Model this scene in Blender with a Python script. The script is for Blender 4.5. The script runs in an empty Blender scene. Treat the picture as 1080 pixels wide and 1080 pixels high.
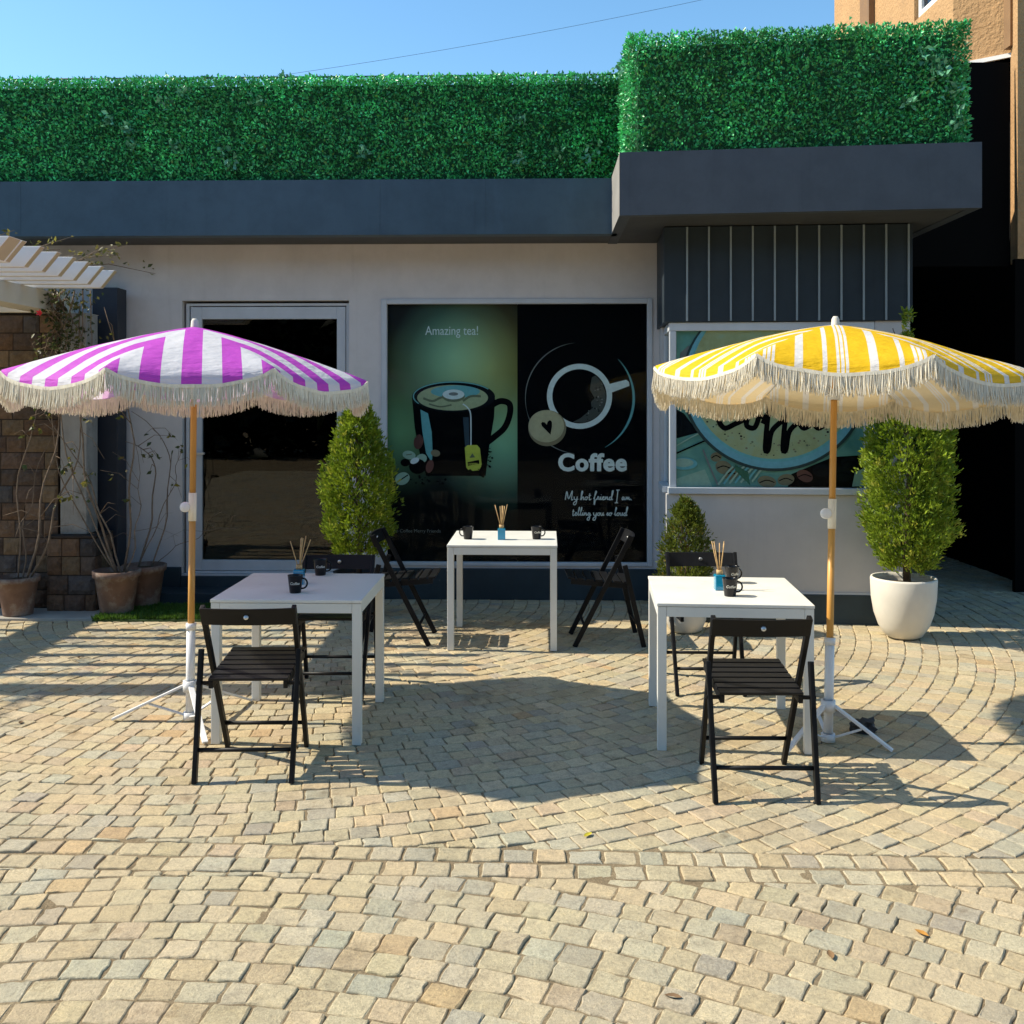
import bpy, bmesh, math, random
import numpy as np
from mathutils import Matrix, Vector, noise
R = math.radians
random.seed(7)
rng = np.random.default_rng(7)
scene = bpy.context.scene
COL = scene.collection

# ------------------------------------------------------------------ helpers
WORLD = {}

def tag(o, label=None, cat=None, group=None, kind=None):
    if label: o['label'] = label
    if cat: o['category'] = cat
    if group: o['group'] = group
    if kind: o['kind'] = kind
    return o

def thing(name, label, cat, loc=(0, 0, 0), rz=0.0, group=None):
    o = bpy.data.objects.new(name, None)
    o.empty_display_size = 0.1
    COL.objects.link(o)
    o.location = loc
    o.rotation_euler = (0, 0, rz)
    WORLD[o] = Matrix.Translation(loc) @ Matrix.Rotation(rz, 4, 'Z')
    return tag(o, label, cat, group)

def link(name, me, parent=None, origin=None):
    """vertices of me are in world space (or in the root's space when the root is at the origin)"""
    o = bpy.data.objects.new(name, me)
    COL.objects.link(o)
    if parent is not None:
        W = WORLD[parent]
        me.transform(W.inverted())
        o.parent = parent
        WORLD[o] = W
    elif origin is not None:
        me.transform(Matrix.Translation(-Vector(origin)))
        o.location = origin
        WORLD[o] = Matrix.Translation(origin)
    else:
        WORLD[o] = Matrix.Identity(4)
    return o

def copy_thing(o, parent=None):
    c = o.copy()
    COL.objects.link(c)
    if parent is not None:
        c.parent = parent
    for ch in [x for x in list(COL.objects) if x.parent is o]:
        copy_thing(ch, c)
    return c

class B:
    def __init__(s, M=None):
        s.bm = bmesh.new()
        s.M = M or Matrix.Identity(4)
        s.uv = None
    def v(s, p):
        return s.bm.verts.new(s.M @ Vector(p))
    def face(s, vs, mi=0, smooth=False):
        try:
            f = s.bm.faces.new(vs)
        except ValueError:
            return None
        f.material_index = mi
        f.smooth = smooth
        return f
    def poly(s, pts, mi=0):
        return s.face([s.v(p) for p in pts], mi)
    def box(s, x0, x1, y0, y1, z0, z1, mi=0):
        v = [s.v(p) for p in ((x0, y0, z0), (x1, y0, z0), (x1, y1, z0), (x0, y1, z0),
                              (x0, y0, z1), (x1, y0, z1), (x1, y1, z1), (x0, y1, z1))]
        for q in ((3, 2, 1, 0), (4, 5, 6, 7), (0, 1, 5, 4), (1, 2, 6, 5), (2, 3, 7, 6), (3, 0, 4, 7)):
            s.face([v[i] for i in q], mi)
    def hexa(s, base, top, mi=0):
        n = len(base)
        a = [s.v(p) for p in base]; b = [s.v(p) for p in top]
        s.face(a[::-1], mi); s.face(b, mi)
        for i in range(n):
            j = (i + 1) % n
            s.face([a[i], a[j], b[j], b[i]], mi)
    def prism(s, pts2, z0, z1, mi=0):
        s.hexa([(x, y, z0) for x, y in pts2], [(x, y, z1) for x, y in pts2], mi)
    def bar(s, p, q, w, h, side=(1, 0, 0), mi=0):
        """rectangular bar from p to q; w along side, h across"""
        p = Vector(p); q = Vector(q); d = (q - p).normalized()
        sx = Vector(side); sx = (sx - d * sx.dot(d)).normalized(); sy = d.cross(sx)
        o = [sx * (w / 2 * a) + sy * (h / 2 * b) for a, b in ((-1, -1), (1, -1), (1, 1), (-1, 1))]
        s.hexa([p + k for k in o], [q + k for k in o], mi)
    def tube(s, pts, r, n=8, mi=0, cap=True):
        pts = [Vector(p) for p in pts]
        rs = r if isinstance(r, (list, tuple)) else [r] * len(pts)
        rings = []
        ref = None
        for i, p in enumerate(pts):
            d = (pts[min(i + 1, len(pts) - 1)] - pts[max(i - 1, 0)])
            if d.length < 1e-9: d = Vector((0, 0, 1))
            d.normalize()
            if ref is None:
                ref = Vector((1, 0, 0)) if abs(d.x) < 0.9 else Vector((0, 1, 0))
            ref = (ref - d * ref.dot(d)).normalized()
            o = d.cross(ref)
            rings.append([s.v(p + (ref * math.cos(2 * math.pi * k / n) + o * math.sin(2 * math.pi * k / n)) * rs[i]) for k in range(n)])
        for a, b in zip(rings, rings[1:]):
            for k in range(n):
                s.face([a[k], a[(k + 1) % n], b[(k + 1) % n], b[k]], mi, True)
        if cap:
            s.face(rings[0][::-1], mi); s.face(rings[-1], mi)
    def lathe(s, prof, c=(0, 0, 0), n=32, mi=0, wob=0.0):
        rings = []
        for r, z in prof:
            if r < 1e-6:
                rings.append([s.v((c[0], c[1], c[2] + z))]); continue
            rings.append([s.v((c[0] + r * math.cos(2 * math.pi * k / n) * (1 + wob * math.sin(3 * k)), c[1] + r * math.sin(2 * math.pi * k / n), c[2] + z)) for k in range(n)])
        for a, b in zip(rings, rings[1:]):
            for k in range(n):
                j = (k + 1) % n
                if len(a) == 1 and len(b) > 1: s.face([a[0], b[j], b[k]], mi, True)
                elif len(b) == 1 and len(a) > 1: s.face([a[k], a[j], b[0]], mi, True)
                elif len(a) > 1: s.face([a[k], a[j], b[j], b[k]], mi, True)
    def done(s, name, mats, parent=None, origin=None, bevel=0.0, recalc=True, seg=2):
        bm = s.bm
        if recalc:
            bmesh.ops.recalc_face_normals(bm, faces=bm.faces)
        if bevel:
            ed = [e for e in bm.edges if len(e.link_faces) == 2 and e.calc_face_angle(0) > 0.6]
            bmesh.ops.bevel(bm, geom=ed, offset=bevel, segments=seg, affect='EDGES', profile=0.6, clamp_overlap=True)
        me = bpy.data.meshes.new(name)
        bm.to_mesh(me); bm.free()
        for m in (mats if isinstance(mats, (list, tuple)) else [mats]):
            me.materials.append(m)
        return link(name, me, parent, origin)

def leaf_mesh(name, P, D, size, color, mat, parent=None, origin=None, aspect=0.5, fold=0.25, kind=None):
    """many folded rhombic leaves: P base points, D pointing directions, color per leaf"""
    n = len(P)
    D = D / np.maximum(np.linalg.norm(D, axis=1, keepdims=True), 1e-9)
    A = rng.normal(size=(n, 3))
    S = np.cross(D, A); S /= np.maximum(np.linalg.norm(S, axis=1, keepdims=True), 1e-9)
    N = np.cross(S, D)
    sz = size[:, None]
    v0 = P; v2 = P + D * sz
    mid = P + D * sz * 0.45 
    l = mid + S * sz * aspect / 2 + N * sz * fold * aspect
    r = mid - S * sz * aspect / 2 + N * sz * fold * aspect
    V = np.stack([v0, l, v2, r], axis=1).reshape(-1, 3)
    me = bpy.data.meshes.new(name)
    me.vertices.add(4 * n); me.vertices.foreach_set('co', V.astype(np.float32).ravel())
    base = (np.arange(n) * 4)[:, None]
    F = np.concatenate([base + np.array([[0, 1, 2]]), base + np.array([[0, 2, 3]])], axis=1).reshape(-1)
    me.loops.add(6 * n); me.loops.foreach_set('vertex_index', F.astype(np.int32))
    me.polygons.add(2 * n)
    me.polygons.foreach_set('loop_start', (np.arange(2 * n) * 3).astype(np.int32))
    me.update(calc_edges=True)
    ca = me.color_attributes.new('tint', 'FLOAT_COLOR', 'POINT')
    C = np.concatenate([np.repeat(color, 4, axis=0), np.ones((4 * n, 1))], axis=1)
    ca.data.foreach_set('color', C.astype(np.float32).ravel())
    me.materials.append(mat)
    return link(name, me, parent, origin)

# ------------------------------------------------------------------ materials
def new_mat(name):
    m = bpy.data.materials.new(name); m.use_nodes = True
    nt = m.node_tree; nt.nodes.clear()
    out = nt.nodes.new('ShaderNodeOutputMaterial')
    b = nt.nodes.new('ShaderNodeBsdfPrincipled')
    nt.links.new(b.outputs[0], out.inputs[0])
    return m, nt, b, out

def N(nt, t, **kw):
    n = nt.nodes.new(t)
    for k, v in kw.items(): setattr(n, k, v)
    return n

def coords(nt, scale=(1, 1, 1)):
    tc = N(nt, 'ShaderNodeTexCoord'); mp = N(nt, 'ShaderNodeMapping')
    mp.inputs['Scale'].default_value = scale
    nt.links.new(tc.outputs['Object'], mp.inputs[0])
    return mp.outputs[0]

def noise_tex(nt, vec, scale, detail=5, rough=0.6):
    n = N(nt, 'ShaderNodeTexNoise'); n.inputs['Scale'].default_value = scale
    n.inputs['Detail'].default_value = detail; n.inputs['Roughness'].default_value = rough
    nt.links.new(vec, n.inputs['Vector'])
    return n.outputs['Fac']

def ramp(nt, fac, stops, interp='LINEAR'):
    r = N(nt, 'ShaderNodeValToRGB'); e = r.color_ramp; e.interpolation = interp
    while len(e.elements) > 1: e.elements.remove(e.elements[-1])
    e.elements[0].position = stops[0][0]; e.elements[0].color = (*stops[0][1], 1)
    for p, c in stops[1:]:
        x = e.elements.new(p); x.color = (*c, 1)
    nt.links.new(fac, r.inputs[0])
    return r.outputs[0]

def mixc(nt, fac, a, b, mode='MIX'):
    m = N(nt, 'ShaderNodeMix', data_type='RGBA', blend_type=mode)
    for inp, val in ((m.inputs[0], fac), (m.inputs[6], a), (m.inputs[7], b)):
        if isinstance(val, (int, float)): inp.default_value = val
        elif isinstance(val, tuple): inp.default_value = (*val, 1)
        else: nt.links.new(val, inp)
    return m.outputs[2]

def bump(nt, b, height, strength=0.3, dist=0.01):
    bp = N(nt, 'ShaderNodeBump'); bp.inputs['Strength'].default_value = strength; bp.inputs['Distance'].default_value = dist
    nt.links.new(height, bp.inputs['Height']); nt.links.new(bp.outputs[0], b.inputs['Normal'])

def simple(name, col, rough=0.6, var=0.12, scale=6, stretch=(1, 1, 1), bmp=0.15, bscale=90, bdist=0.003, metal=0.0, spec=0.5, stain=None, streak=0.0):
    m, nt, b, out = new_mat(name)
    vec = coords(nt, stretch)
    f = noise_tex(nt, vec, scale)
    lo = tuple(c * (1 - var) for c in col); hi = tuple(min(1, c * (1 + var)) for c in col)
    c = ramp(nt, f, [(0.3, lo), (0.7, hi)])
    if stain:
        f2 = noise_tex(nt, vec, stain[0], 6, 0.7)
        k = ramp(nt, f2, [(stain[2], (0, 0, 0)), (stain[2] + 0.12, (1, 1, 1))])
        c = mixc(nt, k, c, stain[1])
    if streak:
        v2 = coords(nt, (6, 6, 0.30)); vd = noise_tex(nt, coords(nt), 5.0, 5, 0.7); c = mixc(nt, ramp(nt, vd, [(0.42, (0, 0, 0)), (0.62, (1, 1, 1))]), c, mixc(nt, 1.0, c, (1 - 0.6 * streak,) * 3, 'MULTIPLY')); c = mixc(nt, 1.0, c, ramp(nt, noise_tex(nt, v2, 1.6, 6, 0.65), [(0.22, (1 - streak,) * 3), (0.40, (1.0,) * 3), (0.8, (1 + streak * 0.3,) * 3)]), 'MULTIPLY')
    nt.links.new(c, b.inputs['Base Color'])
    r = ramp(nt, f, [(0.3, (rough * 0.85,) * 3), (0.7, (min(1, rough * 1.15),) * 3)])
    nt.links.new(r, b.inputs['Roughness'])
    b.inputs['Metallic'].default_value = metal
    b.inputs['Specular IOR Level'].default_value = spec
    if bmp: bump(nt, b, noise_tex(nt, vec, bscale, 4), bmp, bdist)
    return m

def tinted(name, rough=0.6, var=0.2, scale=40, trans=0.0, bmp=0.0, bscale=120, bdist=0.004, spec=0.4):
    """takes each leaf's / stone's own colour from the tint attribute"""
    m, nt, b, out = new_mat(name)
    at = N(nt, 'ShaderNodeVertexColor', layer_name='tint')
    vec = coords(nt)
    f = noise_tex(nt, vec, scale, 6, 0.65)
    g = ramp(nt, f, [(0.25, (1 - var,) * 3), (0.75, (1 + var,) * 3)])
    c = mixc(nt, 1.0, at.outputs[0], g, 'MULTIPLY')
    nt.links.new(c, b.inputs['Base Color'])
    b.inputs['Roughness'].default_value = rough
    b.inputs['Specular IOR Level'].default_value = spec
    if trans:
        t = N(nt, 'ShaderNodeBsdfTranslucent'); nt.links.new(c, t.inputs[0])
        mx = N(nt, 'ShaderNodeMixShader'); mx.inputs[0].default_value = trans
        nt.links.new(b.outputs[0], mx.inputs[1]); nt.links.new(t.outputs[0], mx.inputs[2])
        nt.links.new(mx.outputs[0], out.inputs[0])
    if bmp: bump(nt, b, noise_tex(nt, vec, bscale, 6, 0.7), bmp, bdist)
    return m

def plain(name, col, rough=0.5, spec=0.3):
    m, nt, b, out = new_mat(name)
    f = noise_tex(nt, coords(nt), 30)
    nt.links.new(ramp(nt, f, [(0.3, tuple(c * 0.9 for c in col)), (0.7, tuple(min(1, c * 1.08) for c in col))]), b.inputs['Base Color'])
    b.inputs['Roughness'].default_value = rough
    b.inputs['Specular IOR Level'].default_value = spec
    return m

M = {}
M['wall'] = simple('wall_paint', (0.61, 0.58, 0.565), 0.85, 0.07, 1.2, (1, 1, 0.35), 0.2, 160, 0.002, spec=0.2, streak=0.10, stain=(1.6, (0.53, 0.495, 0.465), 0.60))
M['baywall'] = simple('bay_wall_paint', (0.50, 0.485, 0.475), 0.85, 0.05, 1.5, (1, 1, 1), 0.2, 160, 0.002, spec=0.2, streak=0.08)
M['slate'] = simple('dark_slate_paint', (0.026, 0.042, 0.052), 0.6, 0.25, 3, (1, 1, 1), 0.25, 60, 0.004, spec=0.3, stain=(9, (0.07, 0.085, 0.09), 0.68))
M['fascia'] = simple('fascia_paint', (0.060, 0.100, 0.135), 0.55, 0.10, 1.1, (1, 1, 0.3), 0.06, 200, 0.001, spec=0.3, streak=0.24, stain=(2.2, (0.065, 0.112, 0.16), 0.6))
M['fascia_grey'] = simple('box_fascia_paint', (0.066, 0.080, 0.100), 0.55, 0.08, 1.3, (1, 1, 0.3), 0.06, 200, 0.001, spec=0.3, streak=0.22)
M['cladding'] = simple('cladding_paint', (0.022, 0.034, 0.045), 0.55, 0.12, 2, (1, 1, 0.3), 0.08, 150, 0.001, spec=0.3, streak=0.2)
M['sunlit_end'] = simple('sunlit_end_tone', (0.26, 0.25, 0.235), 0.8, 0.1, 3, streak=0.15)  # lighter tone carries the sunlight on the fascia end
M['batten'] = simple('batten_metal', (0.22, 0.27, 0.30), 0.5, 0.1, 4)
M['frame'] = simple('window_frame_paint', (0.50, 0.53, 0.56), 0.5, 0.08, 5, (1, 1, 0.5), 0.1, 120, 0.001, stain=(14, (0.35, 0.34, 0.32), 0.72))
M['seal'] = plain('rubber_seal', (0.012, 0.014, 0.018), 0.6)
M['soffit'] = simple('soffit_paint', (0.055, 0.06, 0.065), 0.7, 0.1, 3)
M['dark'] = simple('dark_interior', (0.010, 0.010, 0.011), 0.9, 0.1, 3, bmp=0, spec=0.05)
M['alley'] = simple('alley_shade_black', (0.006, 0.006, 0.006), 0.95, 0.1, 3, bmp=0, spec=0.02)  # near-black colour carries the deep shade of the passage
M['orange'] = simple('ochre_render', (0.47, 0.285, 0.14), 0.9, 0.10, 3, (1, 1, 1), 0.9, 26, 0.02, spec=0.1)
M['brown'] = simple('recess_shade_brown', (0.22, 0.12, 0.05), 0.7, 0.15, 5)  # brown takes the place of shade in the wall recesses
M['white_paint'] = simple('white_furniture_paint', (0.74, 0.73, 0.67), 0.42, 0.03, 4, (1, 1, 1), 0.03, 250, 0.0006, spec=0.5, stain=(6, (0.66, 0.63, 0.56), 0.6))
M['white_metal'] = simple('white_tube_paint', (0.72, 0.73, 0.74), 0.4, 0.05, 8, bmp=0.02)
M['blackwood'] = simple('black_stained_wood', (0.0055, 0.006, 0.0075), 0.5, 0.4, 10, (1, 1, 1), 0.25, 70, 0.0015, spec=0.22)
M['slat'] = simple('black_slat_wood', (0.009, 0.009, 0.010), 0.42, 0.4, 10, (0.15, 1, 1), 0.35, 60, 0.0015, spec=0.3)
M['steel'] = simple('bolt_steel', (0.6, 0.6, 0.6), 0.35, 0.1, 5, metal=0.7, bmp=0)
M['pole'] = simple('varnished_wood_pole', (0.56, 0.28, 0.06), 0.42, 0.22, 14, (1, 1, 0.08), 0.1, 60, 0.001)
M['fringe'] = simple('cotton_fringe', (0.78, 0.72, 0.59), 0.9, 0.13, 60, (1, 1, 0.1), 0, spec=0.1)
M['terracotta'] = simple('aged_terracotta', (0.185, 0.118, 0.09), 0.85, 0.2, 9, bmp=0.5, bscale=40, bdist=0.006, spec=0.15, stain=(7, (0.27, 0.22, 0.18), 0.50))
M['pot_white'] = simple('white_pot_concrete', (0.66, 0.62, 0.54), 0.65, 0.06, 5, bmp=0.2, bscale=60, bdist=0.002, spec=0.25, stain=(5, (0.5, 0.45, 0.37), 0.66))
M['pot_dark'] = simple('dark_pot', (0.03, 0.03, 0.033), 0.6, 0.2, 5)
M['soil'] = simple('soil', (0.10, 0.07, 0.045), 0.95, 0.4, 30, bmp=0.8, bscale=60, bdist=0.02, spec=0.1)
M['bark'] = simple('bark', (0.11, 0.08, 0.055), 0.9, 0.35, 30, (1, 1, 0.3), 0.8, 60, 0.008, spec=0.1)
M['twig'] = simple('dry_twig', (0.20, 0.15, 0.11), 0.9, 0.35, 25, bmp=0.3, spec=0.1)
M['leaf'] = tinted('leaf', 0.5, 0.15, 60, trans=0.35)
M['hedge_leaf'] = tinted('plastic_leaf', 0.38, 0.15, 60, trans=0.15, spec=0.55)
M['hedge_core'] = simple('hedge_backing', (0.016, 0.10, 0.04), 0.9, 0.3, 20, bmp=0.5)
m, nt, b, out = new_mat('granite_sett')
at = N(nt, 'ShaderNodeVertexColor', layer_name='tint'); vec = coords(nt)
n1 = noise_tex(nt, vec, 22, 6, 0.7); n2 = noise_tex(nt, vec, 90, 6, 0.75); n3 = noise_tex(nt, vec, 1.1, 4, 0.6); n4 = noise_tex(nt, vec, 380, 3, 0.6)
c = mixc(nt, 1.0, at.outputs[0], ramp(nt, n1, [(0.25, (0.70, 0.70, 0.72)), (0.5, (1.0, 1.0, 1.0)), (0.75, (1.18, 1.15, 1.08))]), 'MULTIPLY')
c = mixc(nt, 1.0, c, ramp(nt, n2, [(0.3, (0.66,) * 3), (0.52, (1.0,) * 3), (0.75, (1.18,) * 3)]), 'MULTIPLY')
c = mixc(nt, 1.0, c, ramp(nt, n4, [(0.3, (0.72,) * 3), (0.7, (1.2,) * 3)]), 'MULTIPLY')
c = mixc(nt, ramp(nt, n3, [(0.45, (0, 0, 0)), (0.70, (0.45,) * 3)]), c, (0.48, 0.375, 0.23))
n5 = noise_tex(nt, coords(nt), 0.75, 8, 0.72); n6 = noise_tex(nt, coords(nt), 3.4, 6, 0.7)
c = mixc(nt, 1.0, c, ramp(nt, n5, [(0.34, (0.74, 0.72, 0.70)), (0.46, (1.0,) * 3), (0.70, (1.05,) * 3)]), 'MULTIPLY')
c = mixc(nt, 1.0, c, ramp(nt, n6, [(0.30, (0.66, 0.62, 0.58)), (0.40, (1.0,) * 3)]), 'MULTIPLY')
nt.links.new(c, b.inputs['Base Color']); b.inputs['Roughness'].default_value = 0.8; b.inputs['Specular IOR Level'].default_value = 0.2
hh = N(nt, 'ShaderNodeMath', operation='ADD'); nt.links.new(n1, hh.inputs[0]); nt.links.new(n2, hh.inputs[1])
bump(nt, b, hh.outputs[0], 0.8, 0.006)
M['sett'] = m
M['block'] = tinted('rough_stone_block', 0.9, 0.3, 22, bmp=1.0, bscale=26, bdist=0.03, spec=0.1)
M['mortar'] = simple('dark_mortar', (0.05, 0.04, 0.035), 0.95, 0.2, 20, spec=0.1)
M['cream'] = simple('cream_paint', (0.62, 0.58, 0.49), 0.7, 0.07, 4, bmp=0.2, bscale=80)
M['slat_white'] = simple('pergola_white_paint', (0.80, 0.78, 0.74), 0.6, 0.05, 4, bmp=0.1)
M['pillar'] = simple('weathered_pillar_paint', (0.33, 0.315, 0.29), 0.85, 0.12, 5, (1, 1, .5), bmp=0.3, bscale=60, stain=(6, (0.22, 0.20, 0.17), 0.52), streak=0.2)
M['tan'] = simple('pergola_tan_paint', (0.52, 0.42, 0.26), 0.6, 0.06, 5, bmp=0.1)
M['navy'] = simple('navy_paint', (0.012, 0.018, 0.030), 0.55, 0.2, 4)
M['mug'] = plain('black_glaze', (0.006, 0.006, 0.007), 0.22, 0.3)
M['mugmark'] = plain('pale_print', (0.55, 0.52, 0.44), 0.5)
M['reed'] = simple('reed_stick', (0.55, 0.36, 0.16), 0.8, 0.25, 40)
M['cork'] = simple('wooden_stopper', (0.50, 0.33, 0.15), 0.8, 0.2, 30)
M['concrete'] = simple('apron_concrete', (0.36, 0.34, 0.30), 0.9, 0.12, 3, bmp=0.3, bscale=60, bdist=0.004, spec=0.15)
M['cable'] = plain('cable_black', (0.02, 0.02, 0.02), 0.6)

def glass_mat(name, ior=1.5, tint=(0.94, 0.97, 0.96), rough=0.0):
    m = bpy.data.materials.new(name); m.use_nodes = True
    nt = m.node_tree; nt.nodes.clear()
    out = N(nt, 'ShaderNodeOutputMaterial'); tr = N(nt, 'ShaderNodeBsdfTransparent'); tr.inputs[0].default_value = (*tint, 1)
    gl = N(nt, 'ShaderNodeBsdfGlossy'); gl.inputs['Roughness'].default_value = rough
    fr = N(nt, 'ShaderNodeFresnel'); fr.inputs[0].default_value = ior
    vec = coords(nt)
    bp = N(nt, 'ShaderNodeBump'); bp.inputs['Strength'].default_value = 0.02; bp.inputs['Distance'].default_value = 0.01
    nt.links.new(noise_tex(nt, vec, 1.4, 2), bp.inputs['Height']); nt.links.new(bp.outputs[0], gl.inputs['Normal'])
    mx = N(nt, 'ShaderNodeMixShader')
    nt.links.new(fr.outputs[0], mx.inputs[0]); nt.links.new(tr.outputs[0], mx.inputs[1]); nt.links.new(gl.outputs[0], mx.inputs[2])
    nt.links.new(mx.outputs[0], out.inputs[0])
    return m
M['glass'] = glass_mat('window_glass', 1.13)
M['doorglass'] = glass_mat('tinted_door_glass', 1.5, (0.5, 0.52, 0.52))
M['blueglass'] = None
m, nt, b, out = new_mat('blue_glass_jar')
b.inputs['Base Color'].default_value = (0.01, 0.30, 0.50, 1); b.inputs['Roughness'].default_value = 0.08
b.inputs['Transmission Weight'].default_value = 0.25; b.inputs['Coat Weight'].default_value = 0.5
M['blueglass'] = m

def fabric(name, base, stripe, stops, period, trans=0.35, reverse=(0.8, 0.72, 0.6)):
    m, nt, b, out = new_mat(name)
    uv = N(nt, 'ShaderNodeUVMap', uv_map='UVMap'); sp = N(nt, 'ShaderNodeSeparateXYZ'); nt.links.new(uv.outputs[0], sp.inputs[0])
    d = N(nt, 'ShaderNodeMath', operation='DIVIDE'); nt.links.new(sp.outputs[0], d.inputs[0]); d.inputs[1].default_value = period
    a = N(nt, 'ShaderNodeMath', operation='ADD'); nt.links.new(d.outputs[0], a.inputs[0]); a.inputs[1].default_value = 0.5
    f = N(nt, 'ShaderNodeMath', operation='FRACT'); nt.links.new(a.outputs[0], f.inputs[0])
    c = ramp(nt, f.outputs[0], [(p, stripe if k else base) for p, k in stops], 'CONSTANT')
    vec = coords(nt)
    g = ramp(nt, noise_tex(nt, vec, 9, 5), [(0.3, (0.93,) * 3), (0.7, (1.0,) * 3)])
    c = mixc(nt, 1.0, c, g, 'MULTIPLY')
    ge = N(nt, 'ShaderNodeNewGeometry'); rv = mixc(nt, 0.62, c, reverse); c = mixc(nt, ge.outputs['Backfacing'], c, rv)
    nt.links.new(c, b.inputs['Base Color']); b.inputs['Roughness'].default_value = 0.65; b.inputs['Specular IOR Level'].default_value = 0.3
    wn = noise_tex(nt, vec, 5, 3)
    w2 = noise_tex(nt, coords(nt, (3, 3, 14)), 3.0, 4)
    ad = N(nt, 'ShaderNodeMath', operation='ADD'); nt.links.new(wn, ad.inputs[0]); nt.links.new(w2, ad.inputs[1])
    bump(nt, b, ad.outputs[0], 0.55, 0.025)
    t = N(nt, 'ShaderNodeBsdfTranslucent'); nt.links.new(c, t.inputs[0])
    mx = N(nt, 'ShaderNodeMixShader'); mx.inputs[0].default_value = trans
    nt.links.new(b.outputs[0], mx.inputs[1]); nt.links.new(t.outputs[0], mx.inputs[2]); nt.links.new(mx.outputs[0], out.inputs[0])
    return m
M['purple'] = fabric('purple_striped_canvas', (0.78, 0.78, 0.82), (0.62, 0.085, 0.64), [(0, 0), (0.25, 1), (0.75, 0)], 0.178, 0.38, (0.8, 0.68, 0.78))
yl = []
for c, w in ((0.2645, 0.032), (0.440, 0.020), (0.5, 0.020), (0.560, 0.020), (0.91, 0.058)):
    yl += [(c - w, 1), (c + w, 0)]
M['yellow'] = fabric('yellow_striped_canvas', (0.86, 0.53, 0.01), (0.80, 0.77, 0.74), [(0, 0)] + yl, 0.31, 0.30)

# ------------------------------------------------------------------ camera, light, sky
H = 1.70
cam_d = bpy.data.cameras.new('camera'); cam = bpy.data.objects.new('camera', cam_d); COL.objects.link(cam)
cam.location = (0, 0, H); cam.rotation_euler = (R(90), 0, 0)
cam_d.sensor_width = 36; cam_d.sensor_fit = 'HORIZONTAL'
cam_d.lens = 36 * 1050 / 1080
cam_d.shift_y = -(540 - 422) / 1080
cam_d.clip_start = 0.05; cam_d.clip_end = 2000
scene.camera = cam

SUN_EL, SUN_AZ = 43.5, 5.6     # sun low over the left, slightly behind the facade
sd = Vector((math.cos(R(SUN_AZ)) * math.cos(R(SUN_EL)), -math.sin(R(SUN_AZ)) * math.cos(R(SUN_EL)), -math.sin(R(SUN_EL))))
ld = bpy.data.lights.new('sun', 'SUN'); ld.energy = 4.6; ld.angle = R(0.5); ld.color = (1.0, 0.91, 0.74)
sun = bpy.data.objects.new('sun', ld); COL.objects.link(sun)
sun.rotation_euler = sd.to_track_quat('-Z', 'Y').to_euler(); sun.location = (-10, 5, 12)
w = bpy.data.worlds.new('World'); scene.world = w; w.use_nodes = True
nt = w.node_tree; bg = nt.nodes['Background']
sky = nt.nodes.new('ShaderNodeTexSky'); sky.sky_type = 'NISHITA'; sky.sun_disc = False
sky.sun_elevation = R(SUN_EL); sky.sun_rotation = R(-(90 - SUN_AZ))
sky.altitude = 200; sky.air_density = 1.0; sky.dust_density = 0.3; sky.ozone_density = 3.5
hs = nt.nodes.new('ShaderNodeHueSaturation'); hs.inputs['Saturation'].default_value = 1.10; hs.inputs['Hue'].default_value = 0.488
nt.links.new(sky.outputs[0], hs.inputs['Color']); nt.links.new(hs.outputs[0], bg.inputs[0]); bg.inputs[1].default_value = 0.15
vs = scene.view_settings
vs.view_transform = 'Standard'; vs.look = 'None'; vs.exposure = 0.62; vs.gamma = 1.0; vs.use_curve_mapping = False

# ------------------------------------------------------------------ ground
def clip(poly, n, d):
    """keep the part of a convex polygon where n.p <= d"""
    out = []
    L = len(poly)
    for i in range(L):
        a = poly[i]; c = poly[(i + 1) % L]
        da = n[0] * a[0] + n[1] * a[1] - d; dc = n[0] * c[0] + n[1] * c[1] - d
        if da <= 0: out.append(a)
        if (da < 0 < dc) or (dc < 0 < da):
            t = da / (da - dc)
            out.append((a[0] + (c[0] - a[0]) * t, a[1] + (c[1] - a[1]) * t))
    return out

def inset(poly, g):
    res = poly
    L = len(poly)
    for i in range(L):
        a = poly[i]; c = poly[(i + 1) % L]
        ex, ey = c[0] - a[0], c[1] - a[1]; l = math.hypot(ex, ey)
        if l < 1e-6: continue
        nx, ny = ey / l, -ex / l          # outward for counter-clockwise order
        res = clip(res, (nx, ny), nx * a[0] + ny * a[1] - g)
        if len(res) < 3: return []
    return res

def area(p):
    return 0.5 * sum(p[i][0] * p[(i + 1) % len(p)][1] - p[(i + 1) % len(p)][0] * p[i][1] for i in range(len(p)))

def chamfer(poly, k):
    out = []
    L = len(poly)
    for i in range(L):
        p, c, n = poly[i - 1], poly[i], poly[(i + 1) % L]
        for q in (p, n):
            d = math.hypot(q[0] - c[0], q[1] - c[1])
            t = min(0.35, k * random.uniform(0.5, 1.5) / max(d, 1e-6))
            out.append((c[0] + (q[0] - c[0]) * t, c[1] + (q[1] - c[1]) * t))
    return out

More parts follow.
